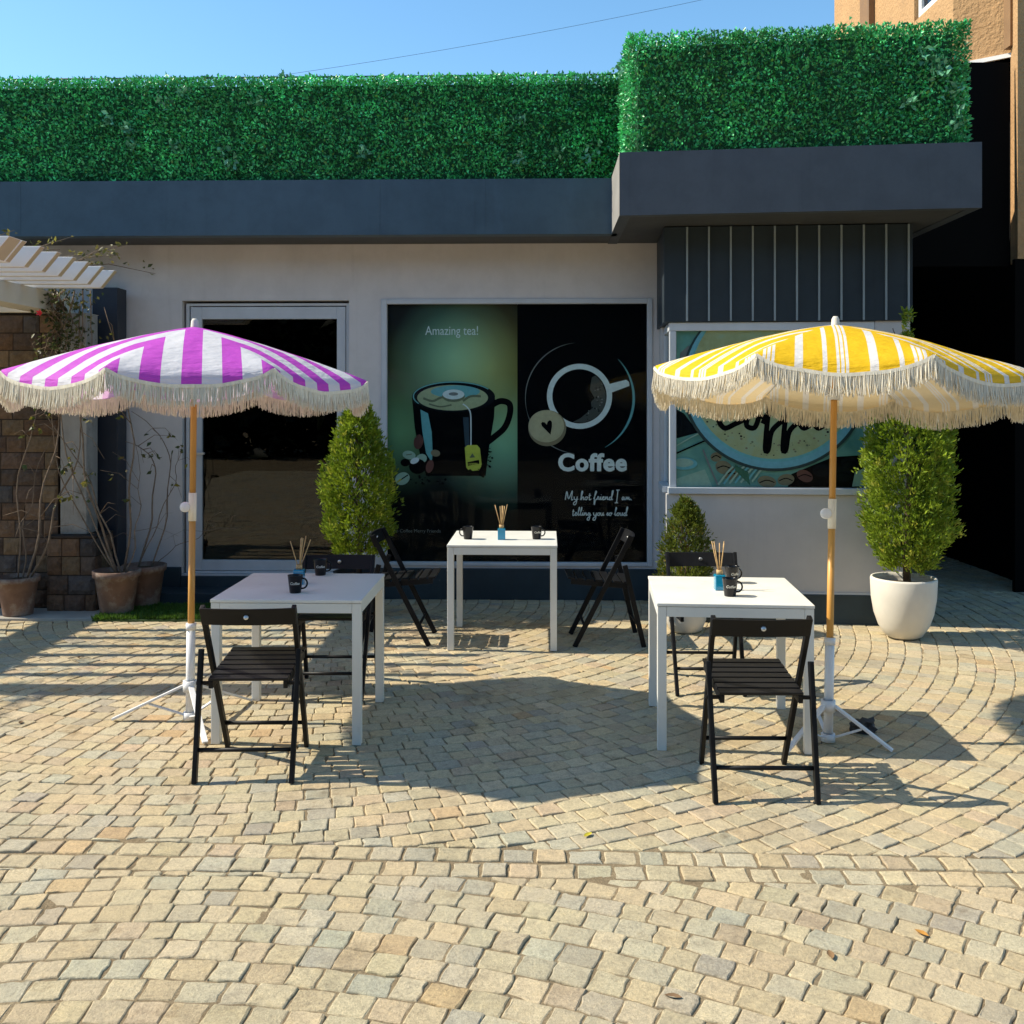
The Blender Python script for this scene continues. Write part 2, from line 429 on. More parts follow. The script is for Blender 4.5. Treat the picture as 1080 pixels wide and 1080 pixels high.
PAL = [((0.51, 0.408, 0.250), 7.0), ((0.495, 0.417, 0.272), 7.0), ((0.465, 0.408, 0.283), 5.0), ((0.42, 0.388, 0.288), 3.0), ((0.50, 0.355, 0.195), 0.5),
       ((0.475, 0.372, 0.245), 1.8), ((0.385, 0.337, 0.255), 1.2), ((0.53, 0.44, 0.283), 3.5)]
PW = [w_ for _, w_ in PAL]
SV, SF, SC = [], [], []
def sett(poly, gap=0.0022):
    if len(poly) < 3: return
    if area(poly) < 0: poly = poly[::-1]
    if abs(area(poly)) < 0.0022: return
    p0 = inset(poly, gap * random.uniform(0.7, 1.5))
    if len(p0) < 3 or area(p0) < 0.0014: return
    p0 = chamfer(p0, 0.0035)
    cx = sum(p[0] for p in p0) / len(p0); cy = sum(p[1] for p in p0) / len(p0)
    q0 = []
    for i in range(len(p0)):
        a, c = p0[i], p0[(i + 1) % len(p0)]
        q0.append(a); d = math.hypot(c[0] - a[0], c[1] - a[1])
        if d > 0.03:
            for t in (0.33, 0.67): q0.append((a[0] + (c[0] - a[0]) * t, a[1] + (c[1] - a[1]) * t))
    p0 = q0
    p0 = [(x + random.gauss(0, 0.0022), y + random.gauss(0, 0.0022)) for x, y in p0]
    sc = 1 - 0.0032 / math.sqrt(abs(area(p0)) + 1e-6) * 2
    p1 = [(cx + (x - cx) * (1 - (1 - sc) * 0.4), cy + (y - cy) * (1 - (1 - sc) * 0.4)) for x, y in p0]
    p2 = [(cx + (x - cx) * sc * 0.97, cy + (y - cy) * sc * 0.97) for x, y in p0]
    h = max(-0.0016, random.gauss(0.0004, 0.0016)); tx = random.gauss(0, 0.018); ty = random.gauss(0, 0.018)
    b = len(SV); n = len(p0)
    for x, y in p0: SV.append((x, y, -0.03))
    for x, y in p0: SV.append((x, y, -0.0045 + h + tx * (x - cx) + ty * (y - cy)))
    for x, y in p1: SV.append((x, y, -0.0016 + h + tx * (x - cx) + ty * (y - cy)))
    for x, y in p2: SV.append((x, y, 0.0005 + h + tx * (x - cx) + ty * (y - cy) + random.gauss(0, 0.0006)))
    nf = 0
    for k in range(3):
        for i in range(n):
            j = (i + 1) % n
            SF.append((b + k * n + i, b + k * n + j, b + (k + 1) * n + j, b + (k + 1) * n + i)); nf += 1
    SF.append(tuple(b + 3 * n + i for i in range(n)))
    c = random.choices([p for p, _ in PAL], PW)[0]
    f = random.uniform(0.90, 1.09)
    c = tuple(min(0.6, v * f * random.uniform(0.98, 1.02)) for v in c)
    for _ in range(4 * n): SC.append((*c, 1.0))

def arcs(cx, cy, r0, r1, keep, dr=0.105, dw=0.110, extra=None):
    r = r0
    while r < r1:
        wd = dr * random.uniform(0.95, 1.05)
        n = max(6, int(2 * math.pi * (r + wd / 2) / dw))
        ph = random.random()
        edges = [(i + ph + random.gauss(0, 0.09)) * 2 * math.pi / n for i in range(n)]
        for i in range(n):
            a0 = edges[i]; a1 = edges[(i + 1) % n] + (2 * math.pi if i == n - 1 else 0)
            am = (a0 + a1) / 2
            mx, my = cx + (r + wd / 2) * math.cos(am), cy + (r + wd / 2) * math.sin(am)
            if not (-7.2 < mx < (6.6 if my > -1.2 else 3) and -6.5 < my < 13): continue
            if not extra(mx, my): continue
            sk = random.gauss(0, 0.004)
            poly = [(cx + rr * math.cos(a), cy + rr * math.sin(a)) for rr, a in ((r + sk, a0), (r + wd, a0), (r + wd, a1), (r - sk, a1))]
            if area(poly) < 0: poly = poly[::-1]
            for nrm, d in keep:
                poly = clip(poly, nrm, d)
                if len(poly) < 3: break
            if len(poly) >= 3: sett(poly)
        r += wd

# band of two straight courses between the two fans
bx0, by0, bx1, by1 = -2.0, 3.86, 1.8, 3.70
bdir = Vector((bx1 - bx0, by1 - by0)).normalized(); bn = Vector((-bdir.y, bdir.x))
bd = bn.x * bx0 + bn.y * by0
def vis_a(x, y):
    if y > 8.62 - 0.026 * x and x < 2.9: return False
    if y < 3.2: return False
    return True
arcs(-1.56, 8.4, 0.12, 9.5, [((-bn.x, -bn.y), -bd)], extra=vis_a)
arcs(-1.15, -0.5, 0.6, 8.5, [((bn.x, bn.y), bd - 0.232)], extra=lambda x, y: y < 4.6)
for k in range(2):
    s = -6.0
    while s < 6.5:
        L = random.uniform(0.095, 0.135)
        o0 = bd - 0.116 * k - 0.003; o1 = bd - 0.116 * (k + 1) + 0.003
        P0 = Vector((bx0, by0)) - bdir * 0 
        q = []
        for ss, oo in ((s, o1), (s + L, o1), (s + L, o0), (s, o0)):
            p = bdir * (ss) + bn * oo
            q.append((p.x, p.y))
        sett(q, 0.0045)
        s += L
me = bpy.data.meshes.new('paving')
me.from_pydata(SV, [], SF)
ca = me.color_attributes.new('tint', 'FLOAT_COLOR', 'POINT')
ca.data.foreach_set('color', np.array(SC, dtype=np.float32).ravel())
me.materials.append(M['sett'])
me.update()
bmx = bmesh.new(); bmx.from_mesh(me); bmesh.ops.recalc_face_normals(bmx, faces=bmx.faces); bmx.to_mesh(me); bmx.free()
paving = link('paving', me); tag(paving, kind='structure')

m, nt, b, out = new_mat('joint_sand_and_far_paving')
vec = coords(nt)
f = noise_tex(nt, vec, 3, 6); f2 = noise_tex(nt, vec, 150, 5, 0.7)
c = ramp(nt, f, [(0.3, (0.22, 0.165, 0.10)), (0.7, (0.36, 0.28, 0.17))])
g = ramp(nt, f2, [(0.3, (0.55,) * 3), (0.7, (1.25,) * 3)])
nt.links.new(mixc(nt, 1.0, c, g, 'MULTIPLY'), b.inputs['Base Color'])
b.inputs['Roughness'].default_value = 0.95; b.inputs['Specular IOR Level'].default_value = 0.1
bump(nt, b, f2, 0.8, 0.01)
M['sand'] = m
g = B(); g.poly([(-150, -150, -0.022), (150, -150, -0.022), (150, 150, -0.022), (-150, 150, -0.022)])
tag(g.done('ground', M['sand'], recalc=False), kind='structure')
nx_, ny_ = 280, 300
xs_ = np.linspace(-7.4, 6.8, nx_); ys_ = np.linspace(-6.6, 9.0, ny_)
Vb = []
for y_ in ys_:
    for x_ in xs_:
        lo = noise.noise(Vector((x_ * .55, y_ * .55, 4.0))); hi2 = noise.noise(Vector((x_ * 5, y_ * 5, 2.0)))
        Vb.append((x_, y_, min(-0.0022, -0.0044 - 0.0048 * lo - 0.0020 * hi2 - (0.005 if (x_ + 0.3) ** 2 + ((y_ - 5.5) * 1.3) ** 2 < 1.0 else 0))))
Fb = [(j * nx_ + i, j * nx_ + i + 1, (j + 1) * nx_ + i + 1, (j + 1) * nx_ + i) for j in range(ny_ - 1) for i in range(nx_ - 1)]
me = bpy.data.meshes.new('joint_sand'); me.from_pydata(Vb, [], Fb); me.materials.append(M['sand']); me.update()
for p_ in me.polygons: p_.use_smooth = True
tag(link('ground', me), kind='structure')
g = B(); g.prism([(-6.5, 7.62), (-3.22, 7.66), (-3.22, 8.75), (-6.5, 8.75)], -0.02, 0.022)
tag(g.done('path', M['concrete'], bevel=0.006), kind='structure')

# ------------------------------------------------------------------ cafe building
WA = R(-1.5)
FW = Matrix.Translation((0, 8.5, 0)) @ Matrix.Rotation(WA, 4, 'Z')
BA = R(-4.5)
FB = Matrix.Translation((1.188, 7.66, 0)) @ Matrix.Rotation(BA, 4, 'Z')
cafe = thing('cafe_building', 'single storey grey cafe with dark blue fascia, glass door and projecting window bay', 'cafe building', (0, 8.5, 0))
T = 0.25
DX0, DX1, DZ0, DZ1 = -2.842, -1.398, 0.20, 2.556
WX0, WX1, WZ0, WZ1 = -1.12, 1.194, 0.285, 2.565
g = B(FW)
def wall_with_holes(g, x0, x1, z0, z1, y0, y1, holes):
    xs = sorted({x0, x1, *[h[0] for h in holes], *[h[1] for h in holes]})
    for a, c in zip(xs, xs[1:]):
        hs = sorted([h for h in holes if h[0] <= a and h[1] >= c], key=lambda h: h[2])
        z = z0
        for h in hs:
            if h[2] > z: g.box(a, c, y0, y1, z, h[2])
            z = h[3]
        if z < z1: g.box(a, c, y0, y1, z, z1)
wall_with_holes(g, -7.0, 1.27, 0.0, 3.035, 0, T, [(DX0, DX1, DZ0, DZ1), (WX0, WX1, WZ0, WZ1)])
bmesh.ops.remove_doubles(g.bm, verts=g.bm.verts, dist=1e-5)
g.done('wall', M['wall'], cafe)
# room behind
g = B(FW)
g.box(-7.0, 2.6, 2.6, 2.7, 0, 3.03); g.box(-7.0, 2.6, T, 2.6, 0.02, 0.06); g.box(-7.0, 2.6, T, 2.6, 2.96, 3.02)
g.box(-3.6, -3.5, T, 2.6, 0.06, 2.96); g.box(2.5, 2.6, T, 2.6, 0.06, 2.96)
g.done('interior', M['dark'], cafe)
g = B(FW)
for a, c in ((-7.0, DX0 - 0.004), (DX1 + 0.004, 1.24)):
    g.box(a, c, -0.035, -0.002, 0.0, 0.265)
g.box(DX0, DX1, -0.035, -0.002, 0.0, 0.19)
g.done('plinth', M['slate'], cafe, bevel=0.006)
g = B(FW); g.box(DX0 - 0.35, DX1 + 0.05, -0.32, -0.04, 0.0, 0.10)
g.done('step', M['slate'], cafe, bevel=0.008)
# left fascia and roof
g = B(FW); g.box(-7.5, 0.86, -0.52, -0.40, 3.03, 3.475)
for x in (-3.98, -1.05, -0.2, -5.8): g.box(x - 0.002, x + 0.002, -0.5215, -0.52, 3.03, 3.475)
g.done('fascia', M['fascia'], cafe, bevel=0.004)
g = B(FW); g.box(-7.5, 0.9, -0.398, 0.0, 3.038, 3.07); g.done('soffit', M['soffit'], cafe)
g = B(FW); g.box(-7.5, 3.0, 0.0, 6.0, 3.036, 3.12); g.box(-7.5, 3.0, -0.398, 6.0, 3.28, 3.34); g.done('roof', M['concrete'], cafe)
# projecting box fascia
FLc, FRc, BRc, BLc = (0.777, 7.173), (3.248, 6.88), (3.33, 9.2), (0.835, 9.2)
def ring(poly, th, z0, z1, g, mi=0):
    inn = inset(poly, th)
    for i in range(len(poly)):
        j = (i + 1) % len(poly)
        g.hexa([(*poly[i], z0), (*poly[j], z0), (*inn[j], z0), (*inn[i], z0)], [(*poly[i], z1), (*poly[j], z1), (*inn[j], z1), (*inn[i], z1)], mi)
boxp = [FLc, FRc, BRc, BLc]
g = B(); ring(boxp, 0.08, 3.03, 3.485, g); bmesh.ops.remove_doubles(g.bm, verts=g.bm.verts, dist=1e-5)
g.bm.faces.ensure_lookup_table()
cf = g.done('fascia', M['fascia_grey'], cafe); cf['label'] = 'charcoal box fascia projecting over the window bay'
g = B(); g.poly([(FLc[0] - .0025, FLc[1] + .004, 3.033), (BLc[0] - .0025, BLc[1], 3.033), (BLc[0] - .0025, BLc[1], 3.482), (FLc[0] - .0025, FLc[1] + .004, 3.482)]); g.done('sunlit_end_face', M['sunlit_end'], cafe)  # extra paler face imitates sun on the fascia's left end
g = B(); g.prism(inset(boxp, 0.081), 3.036, 3.10); g.done('soffit', M['soffit'], cafe)
g = B(); g.prism(inset(boxp, 0.081), 3.36, 3.42); g.done('roof', M['concrete'], cafe)
# bay
BW = 1.824
gu0, gu1, gz0, gz1 = 0.0835, 1.489, 1.03, 2.233
g = B(FB)
g.box(0, BW, 0, 0.2, 0.0, 0.978)                       # under the window
g.box(1.565, BW, 0, 0.2, 0.978, 2.30)                    # right jamb wall
g.box(0, 0.2, 0.2, 0.84, 0.0, 0.978)                    # left return under side window
g.box(0, 0.2, 0.55, 0.84, 0.978, 2.30)
g.done('bay_wall', M['baywall'], cafe, bevel=0.003)
g = B(FB); g.box(-0.012, BW + 0.01, -0.022, -0.002, 0.0, 0.225); g.box(-0.034, -0.002, -0.022, 0.80, 0.0, 0.225)
g.done('plinth', M['slate'], cafe, bevel=0.005)
g = B(FB); g.box(0.0, BW, -0.012, -0.001, 0.225, 0.238); g.done('plinth_lip', M['frame'], cafe)
g = B(FB)
g.box(-0.02, BW + 0.012, -0.02, 0.10, 2.30, 3.028); g.box(-0.02, 0.10, 0.10, 0.80, 2.30, 3.028)
g.box(0.10, BW - 0.05, 0.10, 0.8, 2.32, 2.36)
g.done('cladding', M['cladding'], cafe, bevel=0.003)
for k in range(11):
    u = 0.155 + k * 0.165
    if u > BW: break
    g = B(FB); g.box(u - 0.007, u + 0.007, -0.032, -0.0205, 2.305, 3.026); g.done('cladding_batten', M['batten'], cafe)
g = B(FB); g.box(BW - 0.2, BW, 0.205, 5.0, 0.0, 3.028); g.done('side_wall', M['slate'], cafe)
# bay window frame, panes
bw = B(FB)
bw.box(0.02, 1.562, 0.0, 0.07, 2.233, 2.296)
bw.box(0.012, 1.562, -0.028, 0.07, 0.982, 1.03)
bw.box(0.025, 0.075, 0.0, 0.07, 1.032, 2.231)
bw.box(1.491, 1.562, 0.01, 0.07, 1.032, 2.231)
bw.box(0.02, 0.065, 0.072, 0.55, 2.233, 2.296); bw.box(-0.026, 0.065, 0.072, 0.55, 0.982, 1.03)
bw.box(0.02, 0.065, 0.50, 0.548, 1.032, 2.231)
bf = bw.done('window', M['frame'], cafe, bevel=0.004)
g = B(FB); g.box(0.077, 1.489, 0.030, 0.036, 1.032, 2.231); g.done('pane', M['glass'], bf)
g = B(FB); g.box(0.038, 0.044, 0.074, 0.498, 1.032, 2.231); g.done('pane', M['glass'], bf)
g = B(FB); g.box(0.05, 0.06, 0.08, 0.49, 1.04, 2.23); g.done('blind', plain('teal_film', (0.10, 0.22, 0.22), 0.5), bf)
# door
g = B(FW)
def frame(g, x0, x1, z0, z1, y0, y1, l, r, t, bt):
    g.box(x0, x0 + l, y0, y1, z0, z1); g.box(x1 - r, x1, y0, y1, z0, z1)
    g.box(x0 + l, x1 - r, y0, y1, z1 - t, z1); g.box(x0 + l, x1 - r, y0, y1, z0, z0 + bt)
frame(g, DX0 + 0.02, DX1 - 0.004, DZ0 + 0.002, DZ1 - 0.02, 0.04, 0.12, 0.028, 0.028, 0.022, 0.02)
dr = g.done('door', M['frame'], cafe, bevel=0.003)
g = B(FW); frame(g, DX0 + 0.056, DX1 - 0.040, DZ0 + 0.026, DZ1 - 0.05, 0.05, 0.11, 0.098, 0.075, 0.105, 0.09)
lf = g.done('door_leaf', M['frame'], dr, bevel=0.004)
g = B(FW); g.box(DX0 + 0.154, DX1 - 0.115, 0.076, 0.084, DZ0 + 0.116, DZ1 - 0.155); g.done('door_glass', M['doorglass'], dr)
g = B(FW)
g.box(DX0 + 0.062, DX0 + 0.10, 0.034, 0.049, 1.14, 1.30); g.bar(FW.inverted() @ (FW @ Vector((DX0 + 0.08, 0.028, 1.24))), (DX0 + 0.19, 0.012, 1.24), 0.018, 0.018, (0, 0, 1))
g.done('door_handle', M['steel'], dr, bevel=0.002)
# main window
g = B(FW); frame(g, WX0, WX1, WZ0, WZ1, -0.012, 0.10, 0.048, 0.042, 0.042, 0.03)
wf = g.done('window', M['frame'], cafe, bevel=0.004)
g = B(FW); g.box(WX0 + 0.05, WX1 - 0.044, 0.03, 0.036, WZ0 + 0.032, WZ1 - 0.044); g.done('pane', M['glass'], wf)
for x in (-5.0, -0.03):
    pass

# ------------------------------------------------------------------ posters (printed flat artwork)
def text_polys(txt, size, bold=0.0, align='LEFT', shear=0.0, space=1.0):
    cu = bpy.data.curves.new('lettering', 'FONT'); cu.body = txt; cu.size = size; cu.offset = bold; cu.align_x = align; cu.shear = shear; cu.space_character = space
    cu.resolution_u = 4
    o = bpy.data.objects.new('lettering', cu); COL.objects.link(o)
    dg = bpy.context.evaluated_depsgraph_get()
    me = bpy.data.meshes.new_from_object(o.evaluated_get(dg))
    vs_ = [tuple(v.co) for v in me.vertices]; fs = [tuple(p.vertices) for p in me.polygons]
    bpy.data.objects.remove(o); bpy.data.curves.remove(cu); bpy.data.meshes.remove(me)
    return vs_, fs

class Art:
    """flat print on a vertical plane of a frame; px/py are the artwork's own grid mapped to metres"""
    def __init__(s, F, y, conv):
        s.g = B(F); s.y = y; s.k = 0; s.conv = conv; s.mats = []
    def mi(s, m):
        if m not in s.mats: s.mats.append(m)
        return s.mats.index(m)
    def layer(s): s.k += 1
    def pt(s, p):
        x, z = s.conv(*p); return (x, s.y - 0.0005 * s.k, z)
    def poly(s, pts, m): s.g.poly([s.pt(p) for p in pts], s.mi(m))
    def ell(s, cx, cy, rx, ry, m, n=48, rot=0, a0=0, a1=360):
        c, q = math.cos(R(rot)), math.sin(R(rot)); out = []
        for i in range(n):
            a = R(a0 + (a1 - a0) * i / (n if a1 - a0 >= 360 else n - 1)); x, y = rx * math.cos(a), ry * math.sin(a)
            out.append((cx + x * c - y * q, cy + x * q + y * c))
        s.poly(out, m)
    def arc(s, cx, cy, rx, ry, w, a0, a1, m, n=48, taper=False):
        pr = None
        for i in range(n + 1):
            t = i / n; a = R(a0 + (a1 - a0) * t)
            ww = w * (math.sin(math.pi * t) * 0.9 + 0.1 if taper else 1)
            A = s.pt((cx + (rx - ww / 2) * math.cos(a), cy + (ry - ww / 2) * math.sin(a))); C = s.pt((cx + (rx + ww / 2) * math.cos(a), cy + (ry + ww / 2) * math.sin(a)))
            if pr: s.g.poly([pr[0], pr[1], C, A], s.mi(m))
            pr = (A, C)
    def stroke(s, pts, w, m, smooth=True):
        if smooth and len(pts) > 2:
            P = [pts[0]] + list(pts) + [pts[-1]]; out = []
            for i in range(1, len(P) - 2):
                for j in range(5):
                    t = j / 5; p0, p1, p2, p3 = P[i - 1:i + 3]
                    out.append(tuple(0.5 * ((2 * p1[d]) + (-p0[d] + p2[d]) * t + (2 * p0[d] - 5 * p1[d] + 4 * p2[d] - p3[d]) * t * t + (-p0[d] + 3 * p1[d] - 3 * p2[d] + p3[d]) * t ** 3) for d in (0, 1)))
            out.append(pts[-1]); pts = out
        L, Q = [], []
        for i, p in enumerate(pts):
            a = pts[max(0, i - 1)]; c = pts[min(len(pts) - 1, i + 1)]
            dx, dy = c[0] - a[0], c[1] - a[1]; l = math.hypot(dx, dy) or 1
            L.append((p[0] - dy / l * w / 2, p[1] + dx / l * w / 2)); Q.append((p[0] + dy / l * w / 2, p[1] - dx / l * w / 2))
        for i in range(len(pts) - 1):
            s.poly([L[i], L[i + 1], Q[i + 1], Q[i]], m)
    def text(s, txt, px, py, size_px, m, bold=0.0, align='LEFT', shear=0, sx=1.0, space=1.0):
        V_, F_ = text_polys(txt, size_px, bold * size_px, align, shear, space)
        vv = [s.g.v(s.pt((px + x * sx, py - y))) for x, y, _ in V_]
        for f in F_: s.g.face([vv[i] for i in f], s.mi(m))
    def done(s, name, label, cat, origin):
        o = s.g.done(name, s.mats, None, origin, recalc=False); return tag(o, label, cat)

def wall_conv(px, py): return ((px - 540) * 0.00813, 1.7 + (422 - py) * 0.00813)
INK = plain('print_black', (0.002, 0.0025, 0.004), 0.6, 0.04); INK2 = plain('print_near_black', (0.006, 0.008, 0.012), 0.6, 0.05)
PALE = plain('print_pale_blue', (0.66, 0.76, 0.80), 0.5); PWHITE = plain('print_white', (0.80, 0.85, 0.85), 0.5); TEAL = plain('print_teal', (0.14, 0.42, 0.47), 0.5)
LIME = plain('print_lime', (0.55, 0.60, 0.08), 0.5); CREMA = plain('print_crema', (0.36, 0.42, 0.26), 0.5); CREMD = plain('print_crema_dark', (0.13, 0.16, 0.10), 0.5)
BEIGE = plain('print_beige', (0.45, 0.42, 0.28), 0.5); BEIGD = plain('print_beige_dark', (0.22, 0.19, 0.12), 0.5); REDB = plain('print_red_brown', (0.13, 0.05, 0.045), 0.5)
MINT = plain('print_mint', (0.30, 0.46, 0.38), 0.5); GREY = plain('print_grey', (0.18, 0.20, 0.21), 0.5); FOAM = plain('print_foam', (0.05, 0.06, 0.06), 0.5); CYAN = plain('print_cyan', (0.16, 0.42, 0.52), 0.5)
# printed green glow of the tea poster
m, nt, b, out = new_mat('print_green_glow')
tc = N(nt, 'ShaderNodeTexCoord'); sp = N(nt, 'ShaderNodeSeparateXYZ'); nt.links.new(tc.outputs['UV'], sp.inputs[0])
def blob(cx, cy, sx, sy, lo, hi):
    vm = N(nt, 'ShaderNodeVectorMath', operation='SUBTRACT'); nt.links.new(tc.outputs['UV'], vm.inputs[0]); vm.inputs[1].default_value = (cx, cy, 0)
    vd = N(nt, 'ShaderNodeVectorMath', operation='DIVIDE'); nt.links.new(vm.outputs[0], vd.inputs[0]); vd.inputs[1].default_value = (sx, sy, 1)
    ln = N(nt, 'ShaderNodeVectorMath', operation='LENGTH'); nt.links.new(vd.outputs[0], ln.inputs[0])
    return ramp(nt, ln.outputs['Value'], [(0.0, hi), (0.35, tuple(l * .35 + h_ * .65 for l, h_ in zip(lo, hi))), (0.7, tuple(l * .8 + h_ * .2 for l, h_ in zip(lo, hi))), (1.0, lo)])
base = ramp(nt, sp.outputs[1], [(0.24, (0.006, 0.007, 0.008)), (0.36, (0.03, 0.035, 0.03)), (0.5, (0.07, 0.10, 0.05)), (0.75, (0.06, 0.08, 0.04)), (0.92, (0.018, 0.020, 0.022))])
c = mixc(nt, 1.0, base, blob(0.52, 0.79, 0.50, 0.27, (0, 0, 0), (0.21, 0.44, 0.31)), 'ADD')
c = mixc(nt, 1.0, c, blob(0.80, 0.75, 0.50, 0.32, (0, 0, 0), (0.20, 0.17, 0.03)), 'ADD')
c = mixc(nt, 1.0, c, blob(0.88, 0.46, 0.55, 0.27, (0, 0, 0), (0.16, 0.38, 0.26)), 'ADD')
c = mixc(nt, 1.0, c, blob(0.10, 0.50, 0.42, 0.25, (0, 0, 0), (0.08, 0.21, 0.11)), 'ADD')
nt.links.new(c, b.inputs['Base Color']); b.inputs['Roughness'].default_value = 0.5; b.inputs['Specular IOR Level'].default_value = 0.05
GLOW = m
tea = Art(FW, 0.044, wall_conv)
f = tea.g.poly([tea.pt(p) for p in ((407, 595), (545.5, 595), (545.5, 319), (407, 319))], tea.mi(GLOW))
uvl = tea.g.bm.loops.layers.uv.new('UVMap')
for lp, uvc in zip(f.loops, ((0, 0), (1, 0), (1, 1), (0, 1))): lp[uvl].uv = uvc
tea.layer()
tea.text('Amazing tea!', 448, 353, 13.6, PALE, 0.0, sx=0.80)
tea.text('Do Coffee Merry Friends', 413, 562, 5.0, GREY)
# cup handle then body
tea.stroke([(519, 427), (528, 423), (537, 426), (537.5, 437), (532, 451), (521, 461), (512, 468)], 6.5, INK)
tea.layer()
tea.poly([(434, 420), (437, 452), (443, 482), (449, 502), (512, 502), (516, 470), (521, 440), (522, 420)], INK); tea.layer()
tea.ell(478, 418.5, 44, 16.5, INK2); tea.layer()
tea.arc(478, 418, 42.5, 15.2, 1.2, 150, 330, TEAL); tea.layer()
tea.ell(477, 419.5, 37.5, 13.5, CREMA); tea.layer()
tea.ell(480, 413, 26, 6.5, TEAL); tea.layer()
tea.stroke([(446, 420), (456, 423), (466, 419), (474, 423)], 2.4, CREMD); tea.stroke([(488, 423), (496, 418), (507, 418)], 2.4, CREMD); tea.stroke([(452, 426), (464, 429), (476, 427)], 1.6, CREMD); tea.layer()
tea.ell(478, 418, 12, 6, CREMD); tea.layer(); tea.ell(478, 416, 11.5, 5.2, PALE); tea.layer(); tea.ell(478, 415.5, 5, 1.8, GREY); tea.layer()
tea.poly([(443, 432), (451, 436), (455, 456), (456, 478), (455, 488), (449, 478), (445, 455)], TEAL); tea.layer()
tea.poly([(488, 440), (494, 440), (495, 470), (491, 480)], plain('print_deep_blue', (0.02, 0.05, 0.08), 0.5)); tea.layer()
tea.stroke([(488, 426), (493, 430), (496, 436), (496.5, 450), (496.5, 470)], 1.3, PALE); tea.layer()
tea.poly([(490, 472), (493, 469.5), (503, 469.5), (506, 473), (508, 491), (505, 496), (495, 497), (491.5, 493)], LIME); tea.layer()
tea.poly([(493, 487.5), (505, 485), (505.5, 489), (493.5, 491.5)], INK); tea.poly([(495, 483), (498, 478), (501, 482.5)], CREMD); tea.layer()
tea.text('COFFEE', 493.9, 490.6, 3.1, LIME, 0.03, sx=0.9)
# beans and leaves
for cx, cy, rx, ry, mm, rot in ((441, 466, 5, 8, REDB, 10), (431, 480, 7, 4.5, MINT, 10), (444, 484, 6, 5, MINT, -20), (459, 478, 5, 3.6, BEIGD, 10), (440, 492, 9, 8, INK, 0), (437, 486, 5, 3, PALE, -25),
                               (453, 492, 4, 7, REDB, 15), (424, 505, 8, 6.5, MINT, -25), (462, 488, 4, 3, INK, 0), (427, 488, 5, 4, INK, 0)):
    tea.ell(cx, cy, rx, ry, mm, 20, rot); tea.layer()
tea.stroke([(418, 509), (424, 505), (430, 501)], 1.2, INK); tea.stroke([(428, 480), (434, 479)], 1.0, CREMD)
rr = random.Random(3)
for _ in range(80):
    x, y = (rr.uniform(508, 519), rr.uniform(473, 494)) if rr.random() < .5 else ((rr.uniform(494, 512), rr.uniform(495, 503)) if rr.random() < .5 else (rr.uniform(430, 470), rr.uniform(502, 511)))
    s_ = rr.uniform(0.7, 1.8); tea.poly([(x - s_, y), (x, y - s_ * .7), (x + s_, y), (x, y + s_ * .8)], INK)
tea.done('poster', 'green tea poster showing a dark mug with a lime tea tag', 'poster', FW @ Vector((-0.5, 0.04, 0.31)))

cof = Art(FW, 0.044, wall_conv)
cof.poly([(546, 595), (685, 595), (685, 319), (546, 319)], INK); cof.layer()
cof.arc(611, 420, 57, 58.5, 1.1, 160, 265, GREY, taper=True); cof.arc(611, 420, 57, 58.5, 2.6, -45, 62, TEAL, taper=True); cof.arc(611, 420, 57, 58.5, 1.2, 95, 170, GREY, taper=True); cof.layer()
cof.poly([(639, 406), (660, 400.5), (663, 403), (663.5, 407), (642, 415)], PALE); cof.layer()
cof.ell(611, 418, 34.3, 34.3, PALE, 64); cof.layer(); cof.ell(611, 418, 28.6, 28.6, INK, 64); cof.layer()
cof.poly([(624, 398), (628, 396), (635, 404), (638.5, 414), (639, 424), (635, 434), (626, 442), (615, 446), (604, 445), (612, 441), (618, 436), (624, 431), (623, 424), (627, 420), (622, 411), (623, 404)], FOAM); cof.layer()
for _ in range(26):
    a = rr.uniform(-40, 75); r_ = rr.uniform(17, 27); cof.ell(611 + r_ * math.cos(R(a)), 418 + r_ * math.sin(R(a)), rr.uniform(.4, 1.3), rr.uniform(.4, 1.2), rr.choice([GREY, INK2]), 10)
cof.layer()
cof.ell(577, 451.5, 20, 19, BEIGD, 40); cof.layer(); cof.ell(576, 449.5, 18.8, 17, BEIGE, 40); cof.layer()
cof.poly([(580.5, 458.5), (571.5, 449.5), (570.5, 446.5), (572, 445), (574.5, 445.5), (576.5, 448), (577.5, 444.5), (580, 443), (582, 445), (582, 450)], INK); cof.layer()
for dx_, dy_ in ((0, 0), (0.55, 0), (-0.55, 0), (0, 0.35), (0, -0.35)):
    cof.text('Coffee', 588.5 + dx_, 496 + dy_, 25.0, PWHITE, 0.024, sx=0.97, space=1.10); cof.layer()
